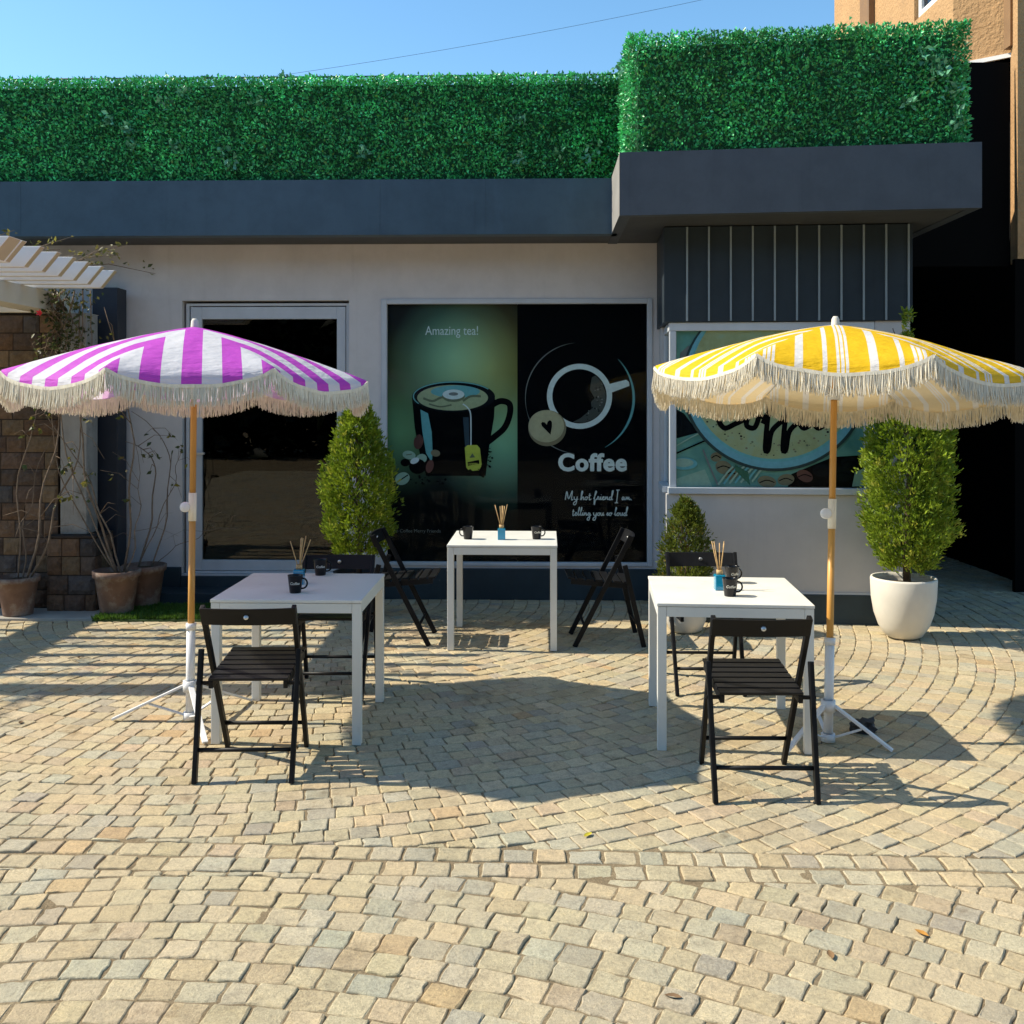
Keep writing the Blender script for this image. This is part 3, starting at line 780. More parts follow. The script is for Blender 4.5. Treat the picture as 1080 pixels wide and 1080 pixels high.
# handwriting, drawn stroke by stroke (x advance, list of pen strokes; y up, x-height 1)
GL = {'M': (2.6, [[(0, 0), (.25, 2.6), (1.0, .3), (1.9, 2.8), (1.9, .1), (2.4, .2)]]), 'y': (1.3, [[(0, 1), (.2, .15), (.8, .2), (1, 1), (.8, -1.2), (.2, -1.5), (.1, -.9), (1.3, .3)]]),
      'h': (1.3, [[(0, 0), (.5, 2.2), (.3, 2.7), (.15, 1.8), (.2, 0), (.6, .9), (.9, .7), (.9, .1), (1.3, .2)]]), 'o': (1.1, [[(.7, .9), (.2, .8), (.1, .2), (.6, .05), (.8, .7), (.6, .95), (1.1, .7)]]),
      't': (.9, [[(.3, 2.0), (.3, .2), (.6, .05), (.9, .3)], [(0, 1.3), (.7, 1.4)]]), 'f': (1.1, [[(0, .3), (.7, 2.2), (.5, 2.7), (.3, 1.6), (.3, -1.1), (.5, -1.3), (.6, -.2), (1.1, .4)]]),
      'r': (.9, [[(0, 0), (.2, 1), (.5, .8), (.55, .1), (.9, .3)]]), 'i': (.6, [[(0, .3), (.2, 1), (.2, .1), (.6, .3)], [(.25, 1.5), (.3, 1.6)]]), 'e': (.9, [[(0, .3), (.6, .8), (.3, 1), (.1, .4), (.4, .02), (.9, .35)]]),
      'n': (1.2, [[(0, 0), (.15, 1), (.2, .2), (.55, .95), (.75, .7), (.8, .1), (1.2, .3)]]), 'd': (1.2, [[(.7, .9), (.2, .8), (.1, .2), (.5, .05), (.9, 1.2), (1.1, 2.7), (.8, 2.6), (.8, .2), (1.2, .3)]]),
      'I': (1.3, [[(.6, 3.0), (.55, -.9)], [(.1, 3.0), (1.1, 3.05)], [(0, -.9), (1.0, -.85)]]), 'a': (1.2, [[(.7, .8), (.3, .9), (.1, .3), (.4, .05), (.75, .8), (.8, .1), (1.2, .3)]]), 'm': (1.6, [[(0, 0), (.15, 1), (.2, .2), (.5, .9), (.65, .2), (.95, .9), (1.1, .1), (1.6, .3)]]),
      'l': (.75, [[(0, .3), (.5, 2.2), (.35, 2.7), (.2, 1.5), (.3, .1), (.75, .3)]]), 'g': (1.2, [[(.7, .8), (.3, .9), (.1, .3), (.4, .1), (.8, .8), (.7, -1.2), (.2, -1.5), (.1, -.9), (1.2, .3)]]),
      'u': (1.2, [[(0, 1), (.1, .2), (.5, .1), (.8, 1), (.8, .1), (1.2, .3)]]), 's': (.8, [[(0, .2), (.4, 1), (.5, .4), (.3, .05), (.8, .3)]]), ' ': (.7, []), '.': (.5, [[(.1, .0), (.25, .1)]]),
      'C': (2.0, [[(1.6, 2.3), (1.2, 2.7), (.5, 2.0), (.2, .9), (.7, .05), (1.4, .3), (2.0, .6)]])}
def script(art, txt, px, py, unit, w_, m_):
    x = px
    for ch in txt:
        adv, st = GL[ch]
        for s_ in st: art.stroke([(x + a * unit + (c_ * unit * .10), py - c_ * unit) for a, c_ in s_], w_, m_)
        x += adv * unit
script(cof, 'My hot friend I am.', 596, 527, 4.3 * 0.80, 0.95, PWHITE)
script(cof, 'telling you so loud', 603, 543.5, 4.0 * 0.80, 0.95, PWHITE)
cof.done('poster', 'black coffee poster with a white cup ring, biscuit and handwriting', 'poster', FW @ Vector((0.6, 0.04, 0.31)))

# bay poster
def bay_conv(px, py):
    t = (px - 540) / 1050
    u = (t * 7.66 - 1.188) / (0.997 + t * 0.0785)
    return (u, 1.7 + (422 - py) * (7.66 - 0.0785 * u + .04) / 1050)
m, nt, b, out = new_mat('print_teal_backdrop')
vec = coords(nt)
nt.links.new(ramp(nt, noise_tex(nt, vec, 4, 3), [(0.3, (0.09, 0.26, 0.24)), (0.7, (0.20, 0.42, 0.36))]), b.inputs['Base Color']); b.inputs['Roughness'].default_value = 0.5; b.inputs['Specular IOR Level'].default_value = 0.2
TB = m
m, nt, b, out = new_mat('print_latte_foam')
vec = coords(nt)
nt.links.new(ramp(nt, noise_tex(nt, vec, 5, 6, .7), [(0.3, (0.30, 0.33, 0.16)), (0.5, (0.36, 0.42, 0.24)), (0.72, (0.30, 0.46, 0.36))]), b.inputs['Base Color']); b.inputs['Roughness'].default_value = 0.5; b.inputs['Specular IOR Level'].default_value = 0.2
LATTE = m
bay = Art(FB, 0.046, bay_conv)
bay.poly([(714, 513.5), (912.5, 513.5), (912.5, 347), (714, 347)], TB); bay.layer()
bay.poly([(716, 388), (718, 372), (726, 365), (735, 363), (748, 368), (760, 380), (766, 390)], GREY); bay.layer()
bay.poly([(714, 432), (722, 436), (728, 444), (738, 456), (716, 462), (714, 462)], INK2); bay.poly([(714, 505), (744, 495), (752, 513.5), (714, 513.5)], MINT)
bay.poly([(836, 500), (880, 482), (912.5, 480), (912.5, 513.5), (832, 513.5)], INK); bay.layer()
for cx, cy, rx, ry, rot, mm in ((764, 493, 9, 7, 20, BEIGD), (756, 482, 6, 5, 0, BEIGD), (772, 500, 8, 6, -20, BEIGD), (810, 508, 10, 6, 10, BEIGD), (830, 506, 9, 6, -10, BEIGD), (850, 502, 9, 6, 25, REDB), (868, 496, 10, 7, 0, INK2), (890, 500, 11, 8, 20, INK2), (897, 488, 9, 6, 0, INK2)):
    bay.ell(cx, cy, rx, ry, mm, 20, rot); bay.layer(); bay.stroke([(cx - rx * .8, cy + 1), (cx, cy - 1.5), (cx + rx * .8, cy + 1)], 1.1, INK); bay.layer()
bay.stroke([(714, 478), (732, 470), (746, 464)], 1.6, INK); bay.stroke([(742, 474), (750, 494), (758, 512)], 1.8, GREY); bay.stroke([(714, 470), (728, 462), (740, 456)], 1.2, MINT); bay.ell(722, 489, 14, 6.5, TEAL, 24); bay.layer(); bay.ell(721, 488, 11, 4.5, MINT, 24); bay.layer()
for k in range(7):
    bay.stroke([(758 + k * 6, 511 - k * .5), (768 + k * 6, 498 - k * .5), (774 + k * 6, 492)], 2.0, TEAL if k % 2 else MINT)
bay.poly([(900, 513), (903, 498), (912, 494), (912, 513)], MINT); bay.layer()
bay.poly([(792, 512), (776, 496), (776, 490), (790, 498)], plain('print_leaf_green', (0.03, 0.14, 0.09), 0.5)); bay.layer()
bay.ell(818, 404, 99, 93, plain('print_shadow', (0.02, 0.05, 0.055), .5), 72); bay.layer()
bay.ell(818, 403, 96, 91, CYAN, 72); bay.layer(); bay.ell(818, 400, 91, 87, TEAL, 72); bay.layer(); bay.ell(818, 399, 89, 85, LATTE, 72); bay.layer()
for _ in range(90):
    a = rr.uniform(15, 165); r_ = rr.uniform(.80, .97); s_ = rr.uniform(.5, 1.5); bay.ell(818 + 89 * r_ * math.cos(R(a)), 399 + 85 * r_ * math.sin(R(a)), s_, s_ * .8, rr.choice([CREMD, BEIGD, INK2]), 8)
bay.layer()
script(bay, 'Coffee', 752, 452, 17, 5.5, INK)
bay.done('poster', 'teal latte poster behind the yellow umbrella in the bay window', 'poster', FB @ Vector((0.8, 0.05, 1.03)))

# ------------------------------------------------------------------ hedges on the roof edge
def hedge(name, label, quads, core, n_per, origin, seed):
    r_ = np.random.default_rng(seed)
    root = thing(name, label, 'hedge', origin)
    g = B(); core(g); g.done('backing', M['hedge_core'], root)
    Ps, Ds, Cs, Ss = [], [], [], []
    for (p0, eu, ev, nn) in quads:
        p0, eu, ev, nn = map(np.array, (p0, eu, ev, nn))
        A = np.linalg.norm(np.cross(eu, ev)); k = int(A * n_per)
        uv = r_.random((k, 2))
        P = p0 + uv[:, :1] * eu + uv[:, 1:] * ev
        fr = np.array([noise.noise(Vector(p) * 2.3) for p in P]); fr2 = np.array([noise.noise(Vector(p) * 7.0 + Vector((5, 5, 5))) for p in P])
        pan = np.array([noise.cell(Vector((p[0] * 2.0 + p[1] * 2.0, 3.3, p[2] * 2.0))) for p in P])
        depth = r_.uniform(-0.05, 0.008, k) + fr2 * 0.018
        P = P + nn * depth[:, None]
        D = nn * 0.55 + r_.normal(0, 0.6, (k, 3)) + np.array([0, 0, 0.15])
        base = np.array([0.066, 0.45, 0.145])
        C = np.repeat(base[None], k, 0) * np.clip(r_.lognormal(0, 0.42, (k, 1)), .35, 1.8) * (1 + 0.5 * fr2[:, None]) * (1 + 0.22 * pan[:, None])
        C[:, 0] += np.clip(fr, 0, 1) * 0.015
        lt = r_.random(k) < 0.06; C[lt] = np.array([0.13, 0.36, 0.08]) * r_.uniform(.7, 1.2, (lt.sum(), 1))
        S = r_.uniform(0.022, 0.040, k)
        Ps.append(P); Ds.append(D); Cs.append(C); Ss.append(S)
        for _ in range(int(A * 3.2)):       # paler long-leaved sprigs woven in
            c = p0 + r_.uniform(.02, .98) * eu + r_.uniform(.06, .90) * ev - nn * 0.005
            kk = 22
            P = c + r_.normal(0, 0.028, (kk, 3)); D = nn * 0.6 + r_.normal(0, 0.6, (kk, 3))
            Ps.append(P); Ds.append(D); Ss.append(r_.uniform(0.045, 0.068, kk)); Cs.append(np.array([0.14, 0.42, 0.24]) * r_.uniform(.6, 1.3, (kk, 1)))
    leaf_mesh('leaves', np.concatenate(Ps), np.concatenate(Ds), np.concatenate(Ss), np.concatenate(Cs), M['hedge_leaf'], root, aspect=0.55)
    return root
def w_(x, y, z): return tuple(FW @ Vector((x, y, z)))
nf = tuple(FW.to_3x3() @ Vector((0, -1, 0)))
def core1(g):
    g.M = FW; g.box(-7.3, 0.93, -0.395, -0.16, 3.344, 4.27)
xu = np.array(w_(0.93, -0.45, 3.46)) - np.array(w_(-7.3, -0.45, 3.46))
hedge('hedge', 'long low artificial green hedge on the blue fascia, left of the taller box hedge', [
    (w_(-7.3, -0.465, 3.46), xu, (0, 0, 0.87), nf), (w_(-7.3, -0.46, 4.325), xu, tuple(FW.to_3x3() @ Vector((0, 0.30, 0))), (0, 0, 1))], core1, 5600, w_(-3.2, -0.3, 3.344), 11)
hp = inset(boxp, 0.05)
hb = [hp[0], (hp[1][0] + 0.01, hp[1][1]), (hp[1][0] + 0.05, 8.6), (hp[0][0] + 0.045, 8.6)]
hi_ = inset(hb, 0.095)
def core2(g): g.prism(hi_, 3.424, 4.285)
def side(a, c, z0, z1):
    d = np.array([c[0] - a[0], c[1] - a[1], 0]); n_ = np.array([d[1], -d[0], 0]) / np.linalg.norm(d)
    return ((a[0], a[1], z0), tuple(d), (0, 0, z1 - z0), tuple(n_))
hq = inset(hb, 0.018)
hedge('hedge', 'tall box shaped artificial green hedge above the charcoal window bay fascia', [
    side(hq[0], hq[1], 3.47, 4.36), side(hq[3], hq[0], 3.47, 4.36), side(hq[1], hq[2], 3.47, 4.36),
    ((hq[0][0], hq[0][1], 4.345), (hq[1][0] - hq[0][0], hq[1][1] - hq[0][1], 0), (0.04, 1.4, 0), (0, 0, 1))], core2, 5600, (2.0, 7.4, 3.424), 12)

# ------------------------------------------------------------------ ochre building on the right
ob = thing('ochre_building', 'tall ochre rendered building rising behind the box hedge, dark open ground floor', 'building', (4.6, 10.5, 0))
g = B()
g.prism([(4.21, 9.5), (4.61, 9.19), (9.0, 9.19), (9.0, 13.0), (4.21, 13.0)], 4.90, 5.2)
g.prism([(4.21, 10.42), (4.61, 10.42), (4.61, 13.0), (4.21, 13.0)], 5.202, 10)
g.prism([(4.21, 9.5), (4.61, 9.19), (9.0, 9.19), (9.0, 9.6), (4.45, 9.6), (4.21, 9.66)], 5.202, 10)
g.prism([(4.211, 9.661), (4.45, 9.661), (4.45, 10.419), (4.211, 10.419)], 5.202, 5.66)
g.done('wall', M['orange'], ob)
g = B(); g.prism([(4.47, 8.8), (5.6, 8.8), (5.6, 9.186), (4.60, 9.186)], 2.95, 10); g.done('pier', M['orange'], ob)
g = B(); g.prism([(4.535, 9.06), (4.598, 9.06), (4.598, 9.184), (4.535, 9.184)], 4.93, 10); g.done('corner_shade_strip', M['brown'], ob)  # brown strip stands in for the shaded recess beside the pier
g = B(); g.prism([(4.17, 9.5), (4.60, 9.16), (4.60, 9.186), (4.208, 9.53)], 4.86, 4.899); g.done('edge_strip', M['slat_white'], ob)
g = B(); g.prism([(4.14, 11.55), (4.205, 11.55), (4.205, 11.85), (4.14, 11.85)], 4.9, 10); g.done('recess_strip', M['brown'], ob)  # raised brown strip stands in for a dark recess
g = B()
for y0, y1, z0, z1 in ((9.67, 9.74, 5.68, 7.2), (10.34, 10.41, 5.68, 7.2), (9.742, 10.338, 5.68, 5.75), (9.98, 10.04, 5.752, 7.2)):
    g.box(4.25, 4.33, y0, y1, z0, z1)
wn = g.done('window', M['slat_white'], ob, bevel=0.006)
g = B(); g.box(4.28, 4.288, 9.742, 10.338, 5.76, 7.2); g.done('pane', glass_mat('sky_glass', 1.9, (.3, .35, .4)), wn)
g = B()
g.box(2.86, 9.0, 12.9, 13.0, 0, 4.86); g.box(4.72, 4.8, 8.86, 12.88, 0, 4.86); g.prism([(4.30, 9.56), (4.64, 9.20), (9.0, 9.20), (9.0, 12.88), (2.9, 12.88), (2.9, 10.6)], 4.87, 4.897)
g.box(4.45, 5.6, 8.805, 8.855, 0, 2.948); g.box(3.0, 4.46, 8.93, 8.98, 2.9, 4.73); g.box(2.92, 3.0, 8.66, 12.88, 3.43, 4.86)  # added screen hides a sunlit wall patch; added parapet blocks sun
g.done('undercroft_and_sun_screens', M['alley'], ob)

# ------------------------------------------------------------------ stone wall, pergola
def stone_blocks(rects_fn, name, parent, depth):
    pass
BLK = [(0.135, 0.085, 0.055), (0.16, 0.105, 0.07), (0.115, 0.078, 0.058), (0.075, 0.068, 0.066), (0.17, 0.12, 0.075), (0.095, 0.07, 0.055)]
def blockwork(name, parent, x0, x1, z0, z1, yf, seed, lh=0.138, origin=None, side_depth=0.0, mn=0.13, mx=0.25):
    """rough faced blocks in courses on a face at y=yf looking to -Y; optional right-hand return"""
    r_ = random.Random(seed); V_, F_, C_ = [], [], []
    def blk(o, ux, uz, nrm, w0, w1, h0, h1, col):
        nx, nz = 6, 4; b0 = len(V_)
        for j in range(nz + 1):
            for i in range(nx + 1):
                a = w0 + (w1 - w0) * i / nx; c_ = h0 + (h1 - h0) * j / nz
                e = min(i, nx - i, j, nz - j)
                bulge = (0.0 if e == 0 else 0.014 + 0.016 * noise.noise(Vector((a * 14 + seed, c_ * 14, w0 * 9)))) 
                p = o + ux * a + uz * c_ + nrm * bulge
                V_.append(tuple(p)); C_.append((*col, 1))
        for j in range(nz):
            for i in range(nx):
                q = b0 + j * (nx + 1) + i
                F_.append((q, q + 1, q + nx + 2, q + nx + 1))
        # edge skirt back to the wall
        ringi = [b0 + i for i in range(nx + 1)] + [b0 + (nx + 1) * j + nx for j in range(1, nz + 1)] + [b0 + (nx + 1) * nz + i for i in range(nx - 1, -1, -1)] + [b0 + (nx + 1) * j for j in range(nz - 1, 0, -1)]
        bk = len(V_)
        for k in ringi:
            V_.append(tuple(Vector(V_[k]) - nrm * 0.022)); C_.append((*col, 1))
        for k in range(len(ringi)):
            k2 = (k + 1) % len(ringi); F_.append((ringi[k2], ringi[k], bk + k, bk + k2))
    faces = [(Vector((x0, yf, 0)), Vector((1, 0, 0)), Vector((0, -1, 0)), x1 - x0)]
    if side_depth: faces.append((Vector((x1, yf, 0)), Vector((0, 1, 0)), Vector((1, 0, 0)), side_depth))
    for o, ux, nrm, W in faces:
        z = z0
        while z < z1 - 0.02:
            h = min(lh * r_.uniform(.96, 1.04), z1 - z)
            if z1 - (z + h) < 0.05: h = z1 - z
            s_ = 0.0
            while s_ < W - 0.01:
                L = r_.uniform(mn, mx)
                if W - (s_ + L) < 0.07: L = W - s_
                col = r_.choice(BLK); k = r_.uniform(.8, 1.2); col = tuple(c_ * k * 1.25 for c_ in col)
                blk(o, ux, Vector((0, 0, 1)), nrm, s_ + .004, s_ + L - .004, z + .004, z + h - .004, col)
                s_ += L
            z += h
    me = bpy.data.meshes.new(name); me.from_pydata(V_, [], F_)
    ca = me.color_attributes.new('tint', 'FLOAT_COLOR', 'POINT'); ca.data.foreach_set('color', np.array(C_, dtype=np.float32).ravel())
    me.materials.append(M['block']); me.update()
    return link(name, me, parent, origin)
sw = thing('stone_wall', 'brown rough stone block wall on the left, behind the pergola pillar', 'wall', (-5.2, 8.2, 0))
g = B(); g.box(-7.0, -3.66, 8.035, 8.40, 0.0, 2.39); g.done('mortar_core', M['mortar'], sw)
blockwork('stone_face', sw, -7.0, -3.66, 0.03, 2.385, 8.03, 5)

pg = thing('pergola', 'white painted pergola with slanted slat ends on the left edge', 'pergola', (-3.6, 7.6, 0))
g = B(); g.box(-3.70, -3.32, 7.935, 8.26, 0.0, 0.60); g.done('plinth_core', M['mortar'], pg)
pl = blockwork('stone_plinth', pg, -3.705, -3.315, 0.0, 0.60, 7.925, 9, 0.15, side_depth=0.34, mn=0.1, mx=0.2)
g = B(); g.box(-3.71, -3.31, 7.915, 8.27, 0.602, 0.620); g.done('plinth_cap', M['mortar'], pg, bevel=0.004)
g = B(); g.box(-3.63, -3.42, 8.0, 8.22, 0.622, 2.40); g.done('pillar', M['pillar'], pg, bevel=0.006)
g = B(); g.box(-3.50, -3.29, 8.30, 8.50, 0.0, 2.64); g.done('post', M['navy'], pg, bevel=0.006)
g = B(); g.box(-3.85, -3.63, 6.05, 8.24, 2.405, 2.555); g.box(-3.85, -3.42, 8.0, 8.24, 2.40, 2.402); g.done('beam', M['cream'], pg, bevel=0.005)
g = B(); g.box(-6.9, -3.855, 8.0, 8.24, 2.405, 2.555); g.done('beam', M['cream'], pg, bevel=0.005)
g = B(); g.box(-6.15, -5.85, 5.9, 8.0, 2.40, 2.555); g.done('beam', M['cream'], pg, bevel=0.005)
g = B(); g.box(-6.1, -5.9, 6.1, 6.3, 0.0, 2.398); g.done('pillar', M['cream'], pg, bevel=0.005)
for k in range(7):
    y = 7.62 - 0.238 * k; th = 0.062
    g = B()
    xt, xb, xl = -3.03, -3.14, -7.0
    g.hexa([(xl, y - th / 2, 2.557), (xb, y - th / 2, 2.557), (xb, y + th / 2, 2.557), (xl, y + th / 2, 2.557)],
           [(xl, y - th / 2, 2.69), (xt, y - th / 2, 2.69), (xt, y + th / 2, 2.69), (xl, y + th / 2, 2.69)])
    g.bm.faces.ensure_lookup_table()
    for f in g.bm.faces:
        c_ = f.calc_center_median()
        if c_.x > -3.2 and len(f.verts) == 4: f.material_index = 1
    g.done('slat', [M['slat_white'], M['tan']], pg, bevel=0.004)
g = B()
g.hexa([(-7.0, 6.0, 2.557), (-3.14, 6.0, 2.557), (-3.14, 6.15, 2.557), (-7.0, 6.15, 2.557)], [(-7.0, 6.0, 2.69), (-3.03, 6.0, 2.69), (-3.03, 6.15, 2.69), (-7.0, 6.15, 2.69)])
for f in g.bm.faces:
    if f.calc_center_median().x > -3.2 and len(f.verts) == 4: f.material_index = 1
g.done('edge_beam', [M['slat_white'], M['tan']], pg, bevel=0.004)

# ------------------------------------------------------------------ folding chairs
def make_chair():
    t = thing('folding_chair', 'chair', 'chair')
    for s in (-1, 1):
        g = B(); g.bar((s * 0.192, 0.238, 0.0), (s * 0.206, -0.150, 0.765), 0.021, 0.034); g.done('leg', M['blackwood'], t, bevel=0.004)
        g = B(); g.bar((s * 0.214, -0.238, 0.0), (s * 0.222, -0.105, 0.565), 0.021, 0.034); g.done('leg', M['blackwood'], t, bevel=0.004)
    g = B()
    for s in (-1, 1):
        g.bar((s * 0.168, -0.150, 0.412), (s * 0.168, 0.262, 0.447), 0.02, 0.034)
        g.bar((s * 0.180, -0.135, 0.418), (s * 0.236, -0.135, 0.418), 0.016, 0.016, (0, 0, 1))
    ys = [-0.125 + 0.0635 * i for i in range(7)]
    for i, y in enumerate(ys):
        z = 0.436 + (y + 0.14) * 0.085
        g.bar((-0.180, y, z), (0.180, y, z), 0.050, 0.013, (0, 1, 0.085), 1)
    g.done('seat', [M['blackwood'], M['slat']], t, bevel=0.003)
    # curved back board
    g = B(); n = 12; rings = []
    for i in range(n + 1):
        a = -1 + 2 * i / n; x = a * 0.213; yb = -0.128 - 0.024 * (1 - a * a)
        rings.append([g.v(p) for p in ((x, yb - 0.008, 0.682), (x, yb + 0.008, 0.682), (x, yb - 0.008 + 0.008 - 0.028, 0.762), (x, yb - 0.008 - 0.028 - 0.008, 0.762))])
    for a, c in zip(rings, rings[1:]):
        for k in range(4): g.face([a[k], a[(k + 1) % 4], c[(k + 1) % 4], c[k]], 0)
    g.face(rings[0], 0); g.face(rings[-1][::-1], 0)
    bk = g.done('backrest', M['blackwood'], t, bevel=0.003)
    for off in (-0.019, 0.0115):
        g = B(Matrix.Translation((0, -0.166 + off, 0.724)) @ Matrix.Rotation(R(90 - 20), 4, 'X'))
        g.lathe([(0, -0.003), (0.011, -0.003), (0.011, 0.003), (0.004, 0.005), (0, 0.005)], n=16); g.done('bolt_cap', M['steel'], bk)
    g = B(); g.tube([(-0.19, 0.168, 0.139), (0.19, 0.168, 0.139)], 0.0095, 10); g.done('stretcher', M['blackwood'], t)
    g = B(); g.tube([(-0.215, -0.205, 0.139), (0.215, -0.205, 0.139)], 0.0095, 10); g.done('stretcher', M['blackwood'], t)
    g = B(); g.tube([(-0.19, 0.19, 0.09), (-0.19, 0.19, 0.0901)], 0.001, 4); g.bm.free()
    return t
proto = make_chair()
CH = [((-1.195, 4.645), 1, 'black folding chair with its back to the camera, at the table under the purple umbrella'),
      ((-1.040, 5.845), 180, 'black folding chair tucked behind the purple umbrella table, facing the camera'),
      ((1.075, 4.425), -1, 'black folding chair with its back to the camera, at the table beside the yellow pole'),
      ((1.150, 5.945), 178, 'black folding chair behind the yellow umbrella table, in front of the small bush'),
      ((-0.805, 7.075), -92, 'black folding chair seen in profile in front of the column bush by the door'),
      ((0.665, 7.045), 91, 'black folding chair seen in profile below the handwriting of the coffee poster')]
for i, ((x, y), rz, lab) in enumerate(CH):
    o = proto if i == 0 else copy_thing(proto)
    o.location = (x, y, 0.002); o.rotation_euler = (0, 0, R(rz)); o['label'] = lab; o['group'] = 'folding chairs around the cafe tables'

# ------------------------------------------------------------------ tables
TH = 0.715
def make_table():
    t = thing('cafe_table', 'table', 'table')
    a = 0.375
    g = B(); g.box(-a, a, -a, a, TH - 0.016, TH); g.done('tabletop', M['white_paint'], t, bevel=0.003)
    g = B(); q = a - 0.003
    for (x0, x1, y0, y1) in ((-q + .045, q - .045, -q, -q + .022), (-q + .045, q - .045, q - .022, q), (-q, -q + .022, -q + .045, q - .045), (q - .022, q, -q + .045, q - .045)):
        g.box(x0, x1, y0, y1, TH - 0.066, TH - 0.018)
    g.done('apron', M['white_paint'], t, bevel=0.002)
    for sx in (-1, 1):
        for sy in (-1, 1):
            g = B(); x = sx * (q - 0.022); y = sy * (q - 0.022)
            g.box(x - .022, x + .022, y - .022, y + .022, 0.0, TH - 0.018); g.done('leg', M['white_paint'], t, bevel=0.003)
    return t
tp = make_table()
TB_ = [((-1.105, 5.275), -1.5, 'white square table in the shade of the purple striped umbrella'),
       ((1.105, 5.165), -4.5, 'white square table beside the pole of the yellow striped umbrella'),
       ((-0.055, 7.115), -2, 'white square table standing alone in front of the two posters')]
for i, ((x, y), rz, lab) in enumerate(TB_):
    o = tp if i == 0 else copy_thing(tp)
    o.location = (x, y, 0.002); o.rotation_euler = (0, 0, R(rz)); o['label'] = lab; o['group'] = 'white cafe tables'

# ------------------------------------------------------------------ mugs and diffusers
ZT = TH + 0.002
def make_mug():
    t = thing('mug', 'mug', 'mug')
    g = B(); g.lathe([(0, 0), (0.027, 0), (0.029, 0.002), (0.039, 0.088), (0.0395, 0.090), (0.037, 0.0905), (0.035, 0.086), (0.027, 0.008), (0, 0.006)], n=28); g.done('body', M['mug'], t)
    g = B(); pts = [(0.036 + 0.024 * math.sin(a), 0, 0.047 + 0.026 * math.cos(a)) for a in [math.pi * k / 10 for k in range(11)]]
    pts = [(0.035, 0, 0.073)] + pts[1:-1] + [(0.031, 0, 0.021)]
    g.tube(pts, 0.0045, 8); g.done('handle', M['mug'], t)
    g = B()
    V_, F_ = text_polys('Coffee', 0.019, 0.0006, 'CENTER', 0.3)
    vv = []
    for x, y, _ in V_:
        z = 0.045 + y; rr_ = 0.0292 + (z - .002) * 0.1165 + .0006; a = -math.pi / 2 + x / rr_
        vv.append(g.v((rr_ * math.cos(a), rr_ * math.sin(a), z)))
    for f in F_: g.face([vv[i] for i in f])
    g.done('mark', M['mugmark'], t, recalc=False)
    return t
mp = make_mug()
def px_at(px, py, z):
    d = 1050 * (H - z) / (py - 422); return ((px - 540) * d / 1050, d)
MU = [((311.5, 625), 5, 'black mug on the purple umbrella table, in front of the reeds'), ((338, 606.5), 10, 'black mug on the purple umbrella table, before the chair bolt'),
      ((493.5, 568.5), 170, 'black mug on the lone table, nearer the tea poster'), ((566, 568.5), 10, 'black mug on the lone table, nearer the coffee poster'),
      ((770, 628.5), -5, 'black mug on the yellow umbrella table, in front of the blue jar'), ((772, 614.5), 20, 'black mug on the yellow umbrella table, half hidden by another mug')]
for i, ((px, py), rz, lab) in enumerate(MU):
    o = mp if i == 0 else copy_thing(mp)
    x, y = px_at(px, py, ZT); o.location = (x, y, ZT); o.rotation_euler = (0, 0, R(rz)); o['label'] = lab; o['group'] = 'black mugs on the tables'
def make_diff(seed):
    t = thing('reed_diffuser', 'diffuser', 'reed diffuser')
    g = B(); s_ = 0.027
    g.box(-s_, s_, -s_, s_, 0, 0.080); g.done('jar', M['blueglass'], t, bevel=0.005)
    g = B(); g.lathe([(0.012, 0.081), (0.017, 0.081), (0.017, 0.104), (0.010, 0.104)], n=16); g.done('stopper', M['cork'], t)
    r_ = random.Random(seed); 
    for k in range(6):
        a = r_.uniform(0, 6.28); lean = r_.uniform(.03, .062)
        g = B(); g.tube([(0.005 * math.cos(a), 0.005 * math.sin(a), 0.085), (0.004 * math.cos(a) + lean * math.cos(a), lean * math.sin(a) * .6, 0.245 + r_.uniform(-.015, .012))], 0.0025, 6); g.done('reed', M['reed'], t)
    return t
DF = [((315.5, 616), 3, 'blue glass reed diffuser on the purple umbrella table'), ((529, 569), 8, 'blue glass reed diffuser on the lone table between two mugs'), ((759, 622), 21, 'blue glass reed diffuser on the yellow umbrella table')]
for (px, py), sd_, lab in DF:
    o = make_diff(sd_); x, y = px_at(px, py, ZT); o.location = (x, y, ZT); o['label'] = lab; o['group'] = 'reed diffusers on the tables'

